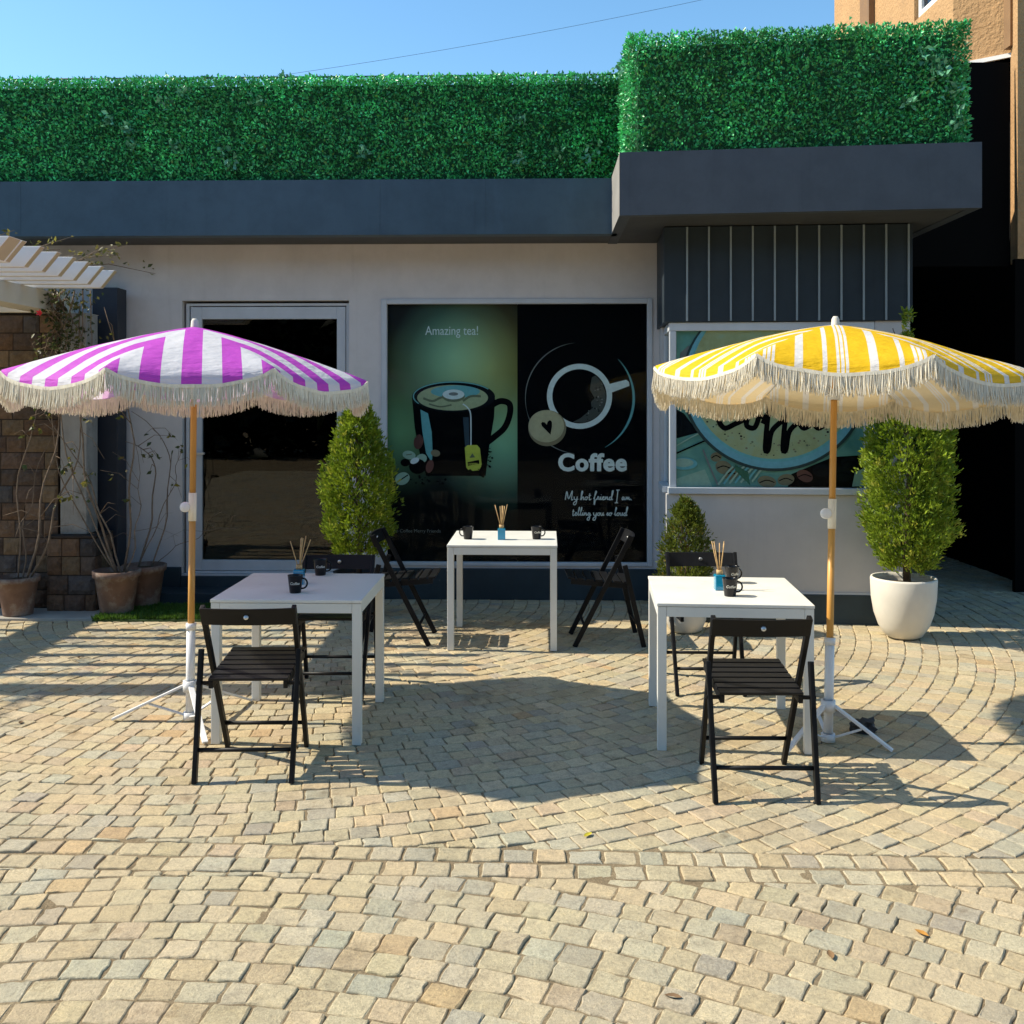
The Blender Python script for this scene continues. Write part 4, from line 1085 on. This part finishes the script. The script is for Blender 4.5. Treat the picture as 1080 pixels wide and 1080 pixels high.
# ------------------------------------------------------------------ fringed umbrellas
def make_umbrella(label, mat, loc, lean_back, lean_right, ztop, rotz=0.0, seed=1, feet=(200, 20, 110, 290), fl=0.41):
    t = thing('fringed_umbrella', label, 'umbrella', (0, 0, 0))
    r_ = random.Random(seed)
    LM = Matrix.Rotation(R(-lean_back), 4, 'X') @ Matrix.Rotation(R(lean_right), 4, 'Y')
    RC, drop = 0.94, 0.285
    tip = ztop
    g = B(LM); g.tube([(0, 0, 0.30), (0, 0, 1.06)], 0.0175, 14); g.tube([(0, 0, 1.20), (0, 0, tip - 0.005)], 0.0165, 14); g.done('pole', M['pole'], t)
    g = B(LM); g.tube([(0, 0, 1.055), (0, 0, 1.205)], 0.0205, 16)
    jt = g.done('tilt_joint', M['fringe'], t)
    g = B(LM @ Matrix.Translation((-0.035, -0.012, 1.13)) @ Matrix.Rotation(R(90), 4, 'X')); g.lathe([(0, -.014), (.024, -.014), (.027, -.008), (.027, .008), (.022, .014), (0, .014)], n=18); g.done('knob', M['white_metal'], jt)
    g = B(LM); g.tube([(0, 0, 0.03), (0, 0, 0.50)], 0.023, 16); g.tube([(0, 0, 0.48), (0, 0, 0.515)], 0.027, 16); g.done('lower_tube', M['white_metal'], t)
    g = B(LM); g.lathe([(0, tip + .045), (.012, tip + .043), (.019, tip + .03), (.021, tip + .0), (.026, tip - .012), (.0, tip - .014)], n=18); g.done('finial', M['cream'], t)
    # canopy
    g = B(LM); uvl = g.bm.loops.layers.uv.new('UVMap')
    NS, NT = 12, 16
    rib_off = [r_.gauss(0, 0.010) for _ in range(8)]
    def pt(k, s, tt):
        a0 = R(22.5 + 45 * k) + rotz; a1 = a0 + R(45)
        def c(a, kk):
            return Vector((RC * s * math.cos(a), RC * s * math.sin(a), tip - drop * (0.75 * s + 0.25 * s * s) + rib_off[kk % 8] * s))
        A, C = c(a0, k), c(a1, k + 1); u = (tt + 1) / 2
        p = A.lerp(C, u)
        q = 1 - tt * tt
        p.z += 0.012 * s * q * (1 - s) * 4 - 0.045 * q ** 0.8 * max(0, (s - 0.62) / 0.38) ** 1.6
        p.z += 0.007 * math.sin(tt * 9 + k) * max(0, 1 - abs(s - .8) * 4) * noise.noise(Vector((k * 2.0, tt * 3, seed))) + 0.008 * noise.noise(Vector((k * 3.1 + tt * 2.2, s * 5.0, seed))) * s
        return p
    vcache = {}
    def vert(k, i, j, val=0):
        key = (k % 8, i, j) if j < NT else ((k + 1) % 8, i, 0)
        if i == 0: key = ('apex',)
        if key not in vcache:
            if i <= NS: p = pt(k, i / NS, -1 + 2 * j / NT)
            else:
                p = pt(k, 1, -1 + 2 * j / NT); q = 1 - (-1 + 2 * j / NT) ** 2
                p = p + Vector((p.x, p.y, 0)).normalized() * 0.006 - Vector((0, 0, 0.012 + 0.034 * q ** 0.7))
            vcache[key] = g.v(p)
        return vcache[key]
    for k in range(8):
        for i in range(NS + 1):
            for j in range(NT):
                ids = [(i, j), (i, j + 1), (i + 1, j + 1), (i + 1, j)]
                vs_ = []; uvs = []
                for (a, c) in ids:
                    v_ = vert(k, a, c)
                    if v_ in vs_: continue
                    vs_.append(v_); uvs.append(((-1 + 2 * c / NT) * 0.3827 * RC * min(a / NS, 1), a / NS))
                vs_.reverse(); uvs.reverse()
                f = g.face(vs_, 0, True)
                if f:
                    for lp, uvc in zip(f.loops, uvs): lp[uvl].uv = uvc
    edge = []
    for k in range(8):
        for j in range(NT): edge.append((LM.inverted() @ vert(k, NS + 1, j).co))
    cv = g.done('canopy', mat, t, recalc=False)
    # fringe strands
    g = B(LM)
    Ed = edge + [edge[0]]
    for a, c in zip(Ed, Ed[1:]):
        L = (c - a).length; n = max(3, int(L / 0.0026))
        for i in range(n):
            u = (i + r_.random() * .8) / n; p = a.lerp(c, u)
            out = Vector((p.x, p.y, 0)).normalized()
            ln = 0.092 + r_.gauss(0, .005)
            sw_ = out * r_.gauss(0.004, .006) + out.cross(Vector((0, 0, 1))) * (r_.gauss(0, .007) + .006 * noise.noise(p * 6))
            o_ = out * (0.004 * r_.random())
            g.tube([p + o_ + Vector((0, 0, .004)), p + o_ + sw_ * .5 - Vector((0, 0, ln * .5)), p + o_ + sw_ * 1.3 - Vector((0, 0, ln))], [0.0026, 0.0029, 0.0016], 3, cap=False)
    for a, c in zip(Ed, Ed[1:]):       # the braided heading the strands hang from
        o_ = Vector(((a.x + c.x) / 2, (a.y + c.y) / 2, 0)).normalized() * 0.004
        g.bar(a + o_, c + o_, 0.016, 0.003, (0, 0, 1))
    g.done('fringe', M['fringe'], t)
    # ribs and struts under the cloth
    for k in range(8):
        g = B(LM); g.tube([pt(k, s, -1) - Vector((0, 0, 0.010)) for s in (0.02, .25, .5, .75, .98)], 0.004, 6); rb = g.done('rib', M['white_metal'], t)
        g = B(LM); m_ = pt(k, .5, -1) - Vector((0, 0, .014)); g.tube([m_, (m_.x * .06, m_.y * .06, tip - 0.36)], 0.0035, 6); g.done('strut', M['white_metal'], rb)
    g = B(LM); g.lathe([(.017, tip - .39), (.030, tip - .39), (.030, tip - .335), (.017, tip - .335)], n=16); g.done('runner', M['white_metal'], t)
    # folding foot
    g = B(); g.lathe([(.024, .16), (.036, .16), (.036, .215), (.024, .215)], n=14); g.done('foot_hub', M['white_metal'], t)
    g = B(); g.lathe([(.0, .012), (.034, .012), (.034, .05), (0.024, .05)], n=14); g.done('foot_collar', M['white_metal'], t)
    for a in feet:
        c_, s_ = math.cos(R(a)), math.sin(R(a))
        g = B(); g.bar((c_ * .034, s_ * .034, .188), (c_ * fl, s_ * fl, .010), 0.028, 0.012, (-s_, c_, 0)); lg = g.done('foot', M['white_metal'], t, bevel=0.002)
        g = B(); g.bar((c_ * .030, s_ * .030, .034), (c_ * fl * .53, s_ * fl * .53, .092), 0.018, 0.008, (-s_, c_, 0)); g.done('brace', M['white_metal'], lg, bevel=0.0015)
    t.location = loc
    return t
make_umbrella('purple and white striped umbrella with a cream fringe on a wooden pole', M['purple'], (-1.705, 5.27, 0.001), 2.2, 0.0, 2.095, R(17.0), 4, (180, 298, 55), 0.41)
make_umbrella('yellow and white striped umbrella with a cream fringe on a wooden pole', M['yellow'], (1.565, 4.93, 0.001), 5.6, 2.8, 2.10, R(-15.5), 9, (334, 212, 90), 0.30)
g = B(Matrix.Translation((1.80, 5.08, 0.0)))
rr = random.Random(5)
bmesh.ops.create_icosphere(g.bm, subdivisions=3, radius=0.055, matrix=g.M)
for v_ in g.bm.verts:
    l = v_.co - Vector((1.80, 5.08, 0)); n_ = noise.noise(l * 30) * .035
    v_.co = Vector((1.80, 5.08, 0)) + Vector((l.x * 1.2, l.y * 0.8, max(-.0, l.z * 0.75 + .035))) + l.normalized() * n_
    v_.co.z = max(0.003, v_.co.z)
tag(g.done('bag', M['pot_dark'], None, (1.80, 5.08, 0)), 'small crumpled black bag lying behind the foot of the yellow umbrella', 'bag')

# ------------------------------------------------------------------ potted evergreens
def crown_leaves(parent, cx, cy, z0, z1, rad, n, seed, cols, shape, size=(.028, .05)):
    r_ = np.random.default_rng(seed)
    P, D, S, C = [], [], [], []
    for _ in range(n):
        h = r_.random(); a = r_.random() * 2 * math.pi
        if h > .80 and shape(h) < .06 and r_.random() < .90: continue
        z = z0 + (z1 - z0) * h
        rm = rad * shape(h)
        nb = noise.noise(Vector((math.cos(a) * 1.6 + seed, math.sin(a) * 1.6, z * 4.5)))
        rm *= 1 + 0.30 * nb
        rr_ = rm * math.sqrt(r_.uniform(0.25, 1.0)) * (1.0 if r_.random() > .05 else r_.uniform(1.05, 1.22))
        c = np.array([cx + rr_ * math.cos(a), cy + rr_ * math.sin(a), z])
        k = 9
        up = np.array([math.cos(a) * .75, math.sin(a) * .75, .85])
        cl = noise.noise(Vector(c) * 7 + Vector((seed, 0, 0)))
        col = np.array(cols[0]) * (1 - (cl + 1) / 2) + np.array(cols[1]) * ((cl + 1) / 2)
        if r_.random() < .05: col = np.array(cols[2])
        P.append(c + r_.normal(0, .014, (k, 3))); D.append(up + r_.normal(0, .50, (k, 3))); S.append(r_.uniform(*size, k)); C.append(col * r_.uniform(.7, 1.3, (k, 1)))
    return leaf_mesh('crown', np.concatenate(P), np.concatenate(D), np.concatenate(S), np.concatenate(C), M['leaf'], parent, aspect=.34)
GREENS = [(0.09, 0.175, 0.012), (0.34, 0.43, 0.03), (0.42, 0.44, 0.06)]
def trunk(parent, cx, cy, z0, z1, r0, seed):
    r_ = random.Random(seed); g = B()
    pts = [(cx + r_.gauss(0, .008), cy + r_.gauss(0, .008), z0 + (z1 - z0) * k / 6) for k in range(7)]
    g.tube(pts, [r0 * (1 - .12 * k) for k in range(7)], 9)
    for k in range(1, 7):
        for _ in range(3):
            a = r_.uniform(0, 6.28); p = Vector(pts[k]); L = r_.uniform(.10, .18)
            g.tube([p, p + Vector((math.cos(a) * L * .6, math.sin(a) * L * .6, L * .5)), p + Vector((math.cos(a) * L, math.sin(a) * L, L * 1.2))], [r0 * .35, r0 * .25, r0 * .1], 5)
    g.done('trunk', M['bark'], parent)
def pot(name, label, x, y, prof, mat, soil_z, soil_r, group=None):
    t = thing(name, label, 'plant pot', (x, y, 0), group=group)
    g = B(); g.lathe(prof, (x, y, 0.001), 40); g.done('vessel', mat, t)
    g = B(); g.lathe([(0, soil_z + .01), (soil_r * .6, soil_z + .012), (soil_r, soil_z)], (x, y, 0), 24); g.done('soil', M['soil'], t)
    return t
# big white pot and tree
X, Y = 2.80, 7.12
pot('plant_pot', 'large white rounded pot holding the tall evergreen by the dark passage', X, Y, [(0, 0), (.085, 0), (.128, .022), (.172, .09), (.203, .18), (.221, .29), (.227, .42), (.222, .434), (.208, .434), (.205, .40), (.205, .33), (0, .33)], M['pot_white'], .375, .203)
t = thing('evergreen_tree', 'tall column shaped evergreen in the large white pot', 'tree', (X + .03, Y, .37))
trunk(t, X + .03, Y, .37, 2.0, .028, 3)
crown_leaves(t, X + .03, Y, .50, 2.34, .315, 3300, 21, GREENS, lambda h: (min(1, .55 + h * 3.2) if h < .15 else (1.0 - .06 * h if h < .55 else max(.045, .96 * (1 - (h - .55) / .27)) if h < .82 else .045 * (1 - h) / .18 + .008)))
# small bush
X, Y = 1.275, 7.32
pot('plant_pot', 'small white bowl pot seen under the yellow umbrella table', X, Y, [(0, 0), (.09, 0), (.12, .02), (.15, .09), (.16, .2), (.158, .25), (.148, .25), (.146, .2), (0, .18)], M['pot_white'], .215, .146)
t = thing('evergreen_bush', 'small egg shaped evergreen bush behind the chair at the bay wall', 'bush', (X, Y, .21))
trunk(t, X, Y, .21, .7, .018, 5)
crown_leaves(t, X, Y, .27, .96, .185, 950, 31, [(0.06, .105, .012), (.21, .24, .028), (.30, .23, .045)], lambda h: (math.sin(math.pi * (.16 + .84 * h) ** .8) ** .6 if h < .97 else .1), (.022, .038))
# tree by the door
X, Y = -1.205, 7.80
pot('plant_pot', 'dark pot hidden behind the chair at the purple umbrella table', X, Y, [(0, 0), (.13, 0), (.15, .02), (.19, .34), (.195, .36), (.175, .36), (.165, .3), (0, .3)], M['pot_dark'], .325, .165)
t = thing('evergreen_tree', 'leafy column shaped evergreen between the glass door and the tea poster', 'tree', (X, Y, .32))
trunk(t, X, Y, .32, 1.35, .022, 8)
crown_leaves(t, X, Y, .50, 1.70, .285, 1900, 41, [(0.09, 0.165, 0.012), (.35, .44, .028), (.42, .44, .06)], lambda h: (.55 + h * 3 if h < .15 else (1 - .1 * h if h < .5 else max(.04, .95 * (1 - (h - .5) / .5) ** .6))))

# ------------------------------------------------------------------ terracotta pots and climbing vines
TP = lambda s: [(0, 0), (.115 * s, 0), (.118 * s, .01), (.155 * s, .27 * s), (.172 * s, .275 * s), (.175 * s, .32 * s), (.158 * s, .322 * s), (.150 * s, .27 * s), (0, .26 * s)]
PT = [(-3.87, 7.80, 0.93, 'weathered terracotta pot at the left edge, beside the stone plinth'),
      (-3.12, 7.86, 1.05, 'weathered terracotta pot right of the stone plinth, nearer than its neighbour'),
      (-3.02, 8.17, 1.02, 'shaded terracotta pot half hidden behind another, next to the door step')]
for x, y, s_, lab in PT: pot('plant_pot', lab, x, y, [(r_ * 1, z + .022) for r_, z in TP(s_)], M['terracotta'], .285 * s_ + .022, .148 * s_, 'terracotta pots')
def vine(label, base, targets, seed, n_leaf):
    r_ = random.Random(seed); t = thing('climbing_vine', label, 'vine', base)
    g = B(); LP, LD, LS, LC = [], [], [], []
    for tg, bend, rad in targets:
        b0 = Vector(base) + Vector((r_.gauss(0, .03), r_.gauss(0, .03), 0)); e = Vector(tg); pts = []
        n = 16
        for k in range(n + 1):
            u = k / n; p = b0.lerp(e, u) + Vector(bend) * math.sin(math.pi * u)
            p += Vector((noise.noise(Vector((u * 4, seed, tg[0]))), noise.noise(Vector((u * 4, seed + 9, tg[1]))) * .5, noise.noise(Vector((u * 4, seed + 3, tg[2]))) * .6)) * .10 * math.sin(math.pi * min(1, u * 1.2) if u < .83 else 0.3)
            pts.append(p)
        g.tube(pts, [rad * (1 - .7 * k / n) for k in range(n + 1)], 6)
        for _ in range(5):
            k = r_.randrange(4, n); p = pts[k]; d = Vector((r_.gauss(0, 1), r_.gauss(-.3, .5), r_.gauss(.2, .7))).normalized() * r_.uniform(.12, .35)
            q = p + d + Vector((0, 0, -.04)); g.tube([p, p + d * .5 + Vector((0, 0, .03)), q], [rad * .4, rad * .3, rad * .15], 5)
            if q.z > .9:
                for _ in range(r_.randint(1, n_leaf)):
                    f = r_.random(); LP.append(p.lerp(q, .4 + .6 * f)); LD.append((r_.gauss(0, 1), r_.gauss(-.4, .8), r_.gauss(-.3, .8))); LS.append(r_.uniform(.03, .06))
                    LC.append(r_.choice([(.07, .10, .02), (.12, .12, .03), (.05, .08, .025), (.10, .09, .04), (.22, .20, .03)]))
    g.done('stem', M['twig'], t)
    if LP: leaf_mesh('leaves', np.array(LP), np.array(LD), np.array(LS), np.array(LC), M['leaf'], t, aspect=.6)
    return t
vine('leafless vine leaning from the left edge pot up the pergola pillar', (-3.87, 7.80, .27), [((-3.50, 7.95, 2.35), (.02, -.05, 0), .011), ((-3.35, 7.92, 2.0), (.10, -.08, 0), .010), ((-3.62, 7.9, 1.5), (-.1, 0, 0), .007), ((-3.45, 7.92, 2.55), (-.16, -.06, 0), .007)], 2, 7)
vine('tangled bare vine rising from the pot right of the stone plinth', (-3.12, 7.86, .30), [((-3.42, 7.92, 2.5), (-.12, -.08, 0), .011), ((-3.70, 7.9, 1.6), (.1, -.05, 0), .009), ((-3.25, 7.95, 2.45), (.16, -.05, 0), .010), ((-3.55, 7.88, 2.62), (-.22, -.05, .1), .008), ((-3.0, 7.9, 1.4), (.10, 0, 0), .006), ((-3.52, 7.9, 2.5), (-.3, -.05, 0), .006)], 13, 8)
vine('arching thin vine growing from the shaded pot against the grey wall', (-3.02, 8.17, .30), [((-3.2, 8.25, 1.35), (.22, 0, .25), .009), ((-2.72, 8.2, 1.34), (.10, 0, .18), .005), ((-2.30, 8.42, .62), (0, 0, .10), .004), ((-3.15, 8.25, 1.6), (.26, 0, .2), .007)], 17, 4)
# vine lying over the pergola
r_ = random.Random(77); t = thing('creeper', 'dry leafy creeper trailing over the pergola slats below the blue fascia', 'creeper', (-3.6, 7.4, 2.7))
g = B(); LP, LD, LS, LC = [], [], [], []
for k in range(42):
    x = r_.uniform(-6.6, -3.35); y = r_.uniform(6.1, 7.75)
    if k > 25: x = r_.uniform(-7.0, -5.6); y = r_.uniform(5.75, 6.15)
    p = Vector((x, y, 2.70)); d = Vector((r_.gauss(.25, .3), r_.gauss(0, .3), r_.uniform(.02, .16)))
    q = p + d * .7; e = p + d * 1.25 - Vector((0, 0, r_.uniform(-.02, .12)))
    e.z = max(e.z, 2.70)
    g.tube([p, q, e], [.006, .004, .002], 5)
    for _ in range(30):
        u = r_.random(); c_ = p.lerp(q, u * 2) if u < .5 else q.lerp(e, u * 2 - 1)
        LP.append(c_ + Vector((r_.gauss(0, .03), r_.gauss(0, .03), abs(r_.gauss(0, .03))))); LD.append((r_.gauss(0, 1), r_.gauss(0, 1), r_.gauss(.3, .6))); LS.append(r_.uniform(.025, .055)); LC.append(r_.choice([(.10, .12, .03), (.18, .15, .05), (.24, .20, .05), (.07, .09, .03), (.15, .13, .06)]))
for tx, ty, tz in ((-3.05, 7.75, 2.83), (-2.98, 7.7, 2.90), (-3.35, 7.6, 2.95), (-3.75, 7.5, 2.98), (-3.98, 7.4, 3.06), (-3.2, 7.7, 2.83)):
    p = Vector((tx - .45, ty - .1, 2.70)); q = Vector((tx, ty, tz)); m_ = p.lerp(q, .5) + Vector((0, 0, .04)); g.tube([p, m_, q], [.005, .004, .002], 5)
    for _ in range(14):
        c_ = m_.lerp(q, r_.random()); LP.append(c_ + Vector((r_.gauss(0, .025), r_.gauss(0, .03), r_.gauss(0, .02)))); LD.append((r_.gauss(.4, 1), r_.gauss(-.2, 1), r_.gauss(.2, .8))); LS.append(r_.uniform(.03, .05)); LC.append(r_.choice([(.14, .13, .04), (.26, .24, .05), (.10, .10, .03)]))
for k in range(13):                                           # hanging tangle in front of the pillar
    x = r_.uniform(-3.66, -3.30); y = r_.uniform(7.72, 7.9); p = Vector((x, y, 2.56)); L = r_.uniform(.35, .95)
    pts = [p + Vector((noise.noise(Vector((u * 3, k, 1))) * .16, noise.noise(Vector((u * 3, k, 7))) * .08, -L * u)) for u in [i / 10 for i in range(11)]]
    g.tube(pts, [.006 - .0004 * i for i in range(11)], 5)
    for _ in range(46):
        c_ = pts[r_.randrange(11)]; LP.append(c_ + Vector((r_.gauss(0, .045), r_.gauss(0, .04), r_.gauss(0, .04)))); LD.append((r_.gauss(0, 1), r_.gauss(-.4, .8), r_.gauss(-.4, .8))); LS.append(r_.uniform(.025, .055)); LC.append(r_.choice([(.06, .085, .025), (.11, .12, .035), (.16, .15, .05), (.07, .075, .03), (.045, .06, .02)]))
g.done('stem', M['twig'], t)
leaf_mesh('leaves', np.array(LP), np.array(LD), np.array(LS), np.array(LC), M['leaf'], t, aspect=.6)
# pink paper flower on the beam
g = B(); 
for k in range(5):
    a = 2 * math.pi * k / 5; c_ = Vector((-3.63, 7.66, 2.37)); d = Vector((math.cos(a) * .02, -.012, math.sin(a) * .02)); e = Vector((-d.z, 0, d.x)) * .5
    g.poly([c_, c_ + d * .7 + e, c_ + d * 1.4 + Vector((0, -.01, 0)), c_ + d * .7 - e])
tag(g.done('flower', plain('pink_petal', (.75, .06, .10), .6), None, (-3.63, 7.66, 2.37), recalc=False), 'tiny pink flower hanging under the cream pergola beam', 'flower')

# ------------------------------------------------------------------ grass mat
n = 26000
gx = rng.uniform(-3.22, -1.62, n); gy = rng.uniform(7.62, 8.15, n)
wob = np.array([noise.noise(Vector((x * 3, y * 3, 0))) for x, y in zip(gx, gy)])
keep = (gy > 7.64 + .03 * wob)
P = np.stack([gx, gy, np.full(n, .012)], 1)[keep]; k = len(P)
D = np.array([0, 0, 1.0]) + rng.normal(0, .45, (k, 3)); D[:, 2] = np.abs(D[:, 2])
lm = leaf_mesh('grass', P, D, rng.uniform(.025, .05, k), np.array([.075, .16, .018]) * rng.uniform(.5, 1.5, (k, 1)), M['leaf'], None, (-2.4, 7.9, 0), aspect=.14)
tag(lm, 'strip of short green artificial grass by the door step', 'grass', kind='stuff')
g = B(); g.box(-3.22, -1.62, 7.63, 8.16, -.02, .013); tag(g.done('turf_base', simple('turf_backing', (.03, .06, .012), .9)), kind='structure')

# ------------------------------------------------------------------ fallen leaves, overhead cable, trees behind the camera
FLV = [(972, 986, (.42, .20, .04), 'curled orange leaf on the setts near the right edge'), (620, 882, (.50, .42, .03), 'small yellow leaf lying on the paving band in the middle'), (710, 1053, (.20, .12, .06), 'brown curled leaf on the foreground setts below the front chair'),
       (876, 1009, (.22, .13, .06), 'small brown leaf on the setts right of centre'), (84, 694, (.10, .06, .03), 'dark dry leaf in the shadow stripes of the pergola'), (248, 681, (.10, .06, .03), 'dark dry leaf under the purple umbrella table'), (22, 763, (.16, .10, .05), 'dry leaf on sunlit setts at the left edge')]
for i, (px, py, c_, lab) in enumerate(FLV):
    x, y = px_at(px, py, .0); r2 = random.Random(i); g = B(Matrix.Translation((x, y, .0015)) @ Matrix.Rotation(r2.uniform(0, 6.28), 4, 'Z'))
    L = .026; ws = [0, .55, .8, .6, 0]
    rows = [[g.v(((k / 4 - .5) * 2 * L, s_ * w__ * L * .55, .001 + abs(s_) * w__ * .009 + (k / 4 - .5) ** 2 * .02)) for s_ in (-1, 0, 1)] for k, w__ in enumerate(ws)]
    for a, c2 in zip(rows, rows[1:]):
        for j in range(2): g.face([a[j], a[j + 1], c2[j + 1], c2[j]], 0, True)
    bmesh.ops.remove_doubles(g.bm, verts=g.bm.verts, dist=1e-5)
    tag(g.done('fallen_leaf', plain('dry_leaf', c_, .8), None, (x, y, .01), recalc=False), lab, 'leaf', 'fallen leaves on the paving')
g = B(); A = Vector((-14.0, 20, 7.2)); C_ = Vector((9.0, 20, 10.9))
g.tube([A.lerp(C_, u / 24) - Vector((0, 0, .5 * math.sin(math.pi * u / 24))) for u in range(25)], .0035, 5)
tag(g.done('overhead_cable', M['cable'], None, (-2, 20, 9)), 'thin overhead cable crossing the blue sky above the hedge', 'cable')
g = B(FW); g.tube([(-7.3, -.30, 4.375), (0.9, -.30, 4.375)], .008, 6)
tag(g.done('hedge_rail', M['cable'], None, w_(-3, -.3, 4.37)), 'thin dark wire running along the top of the low hedge', 'wire')

# wooded edge of the plaza on the far side, mirrored in the cafe glass
n = 42000
tx = rng.uniform(-26, 26, n); h = rng.random(n) ** .8
top = np.array([7.5 + 2.2 * noise.noise(Vector((x * .22, 3, 0))) + 1.0 * noise.noise(Vector((x * .9, 8, 0))) for x in tx])
P = np.stack([tx, -13.5 + rng.normal(0, 1.0, n), h * top], 1)
leaf_mesh_o = leaf_mesh('woodland', P, rng.normal(0, 1, (n, 3)), rng.uniform(.4, .9, n), np.array([.014, .022, .009]) * rng.uniform(.5, 1.5, (n, 1)), M['leaf'], None, (0, -13.5, 0), aspect=.6)
tag(leaf_mesh_o, 'dense dark trees along the far side of the plaza', 'wood', kind='stuff')
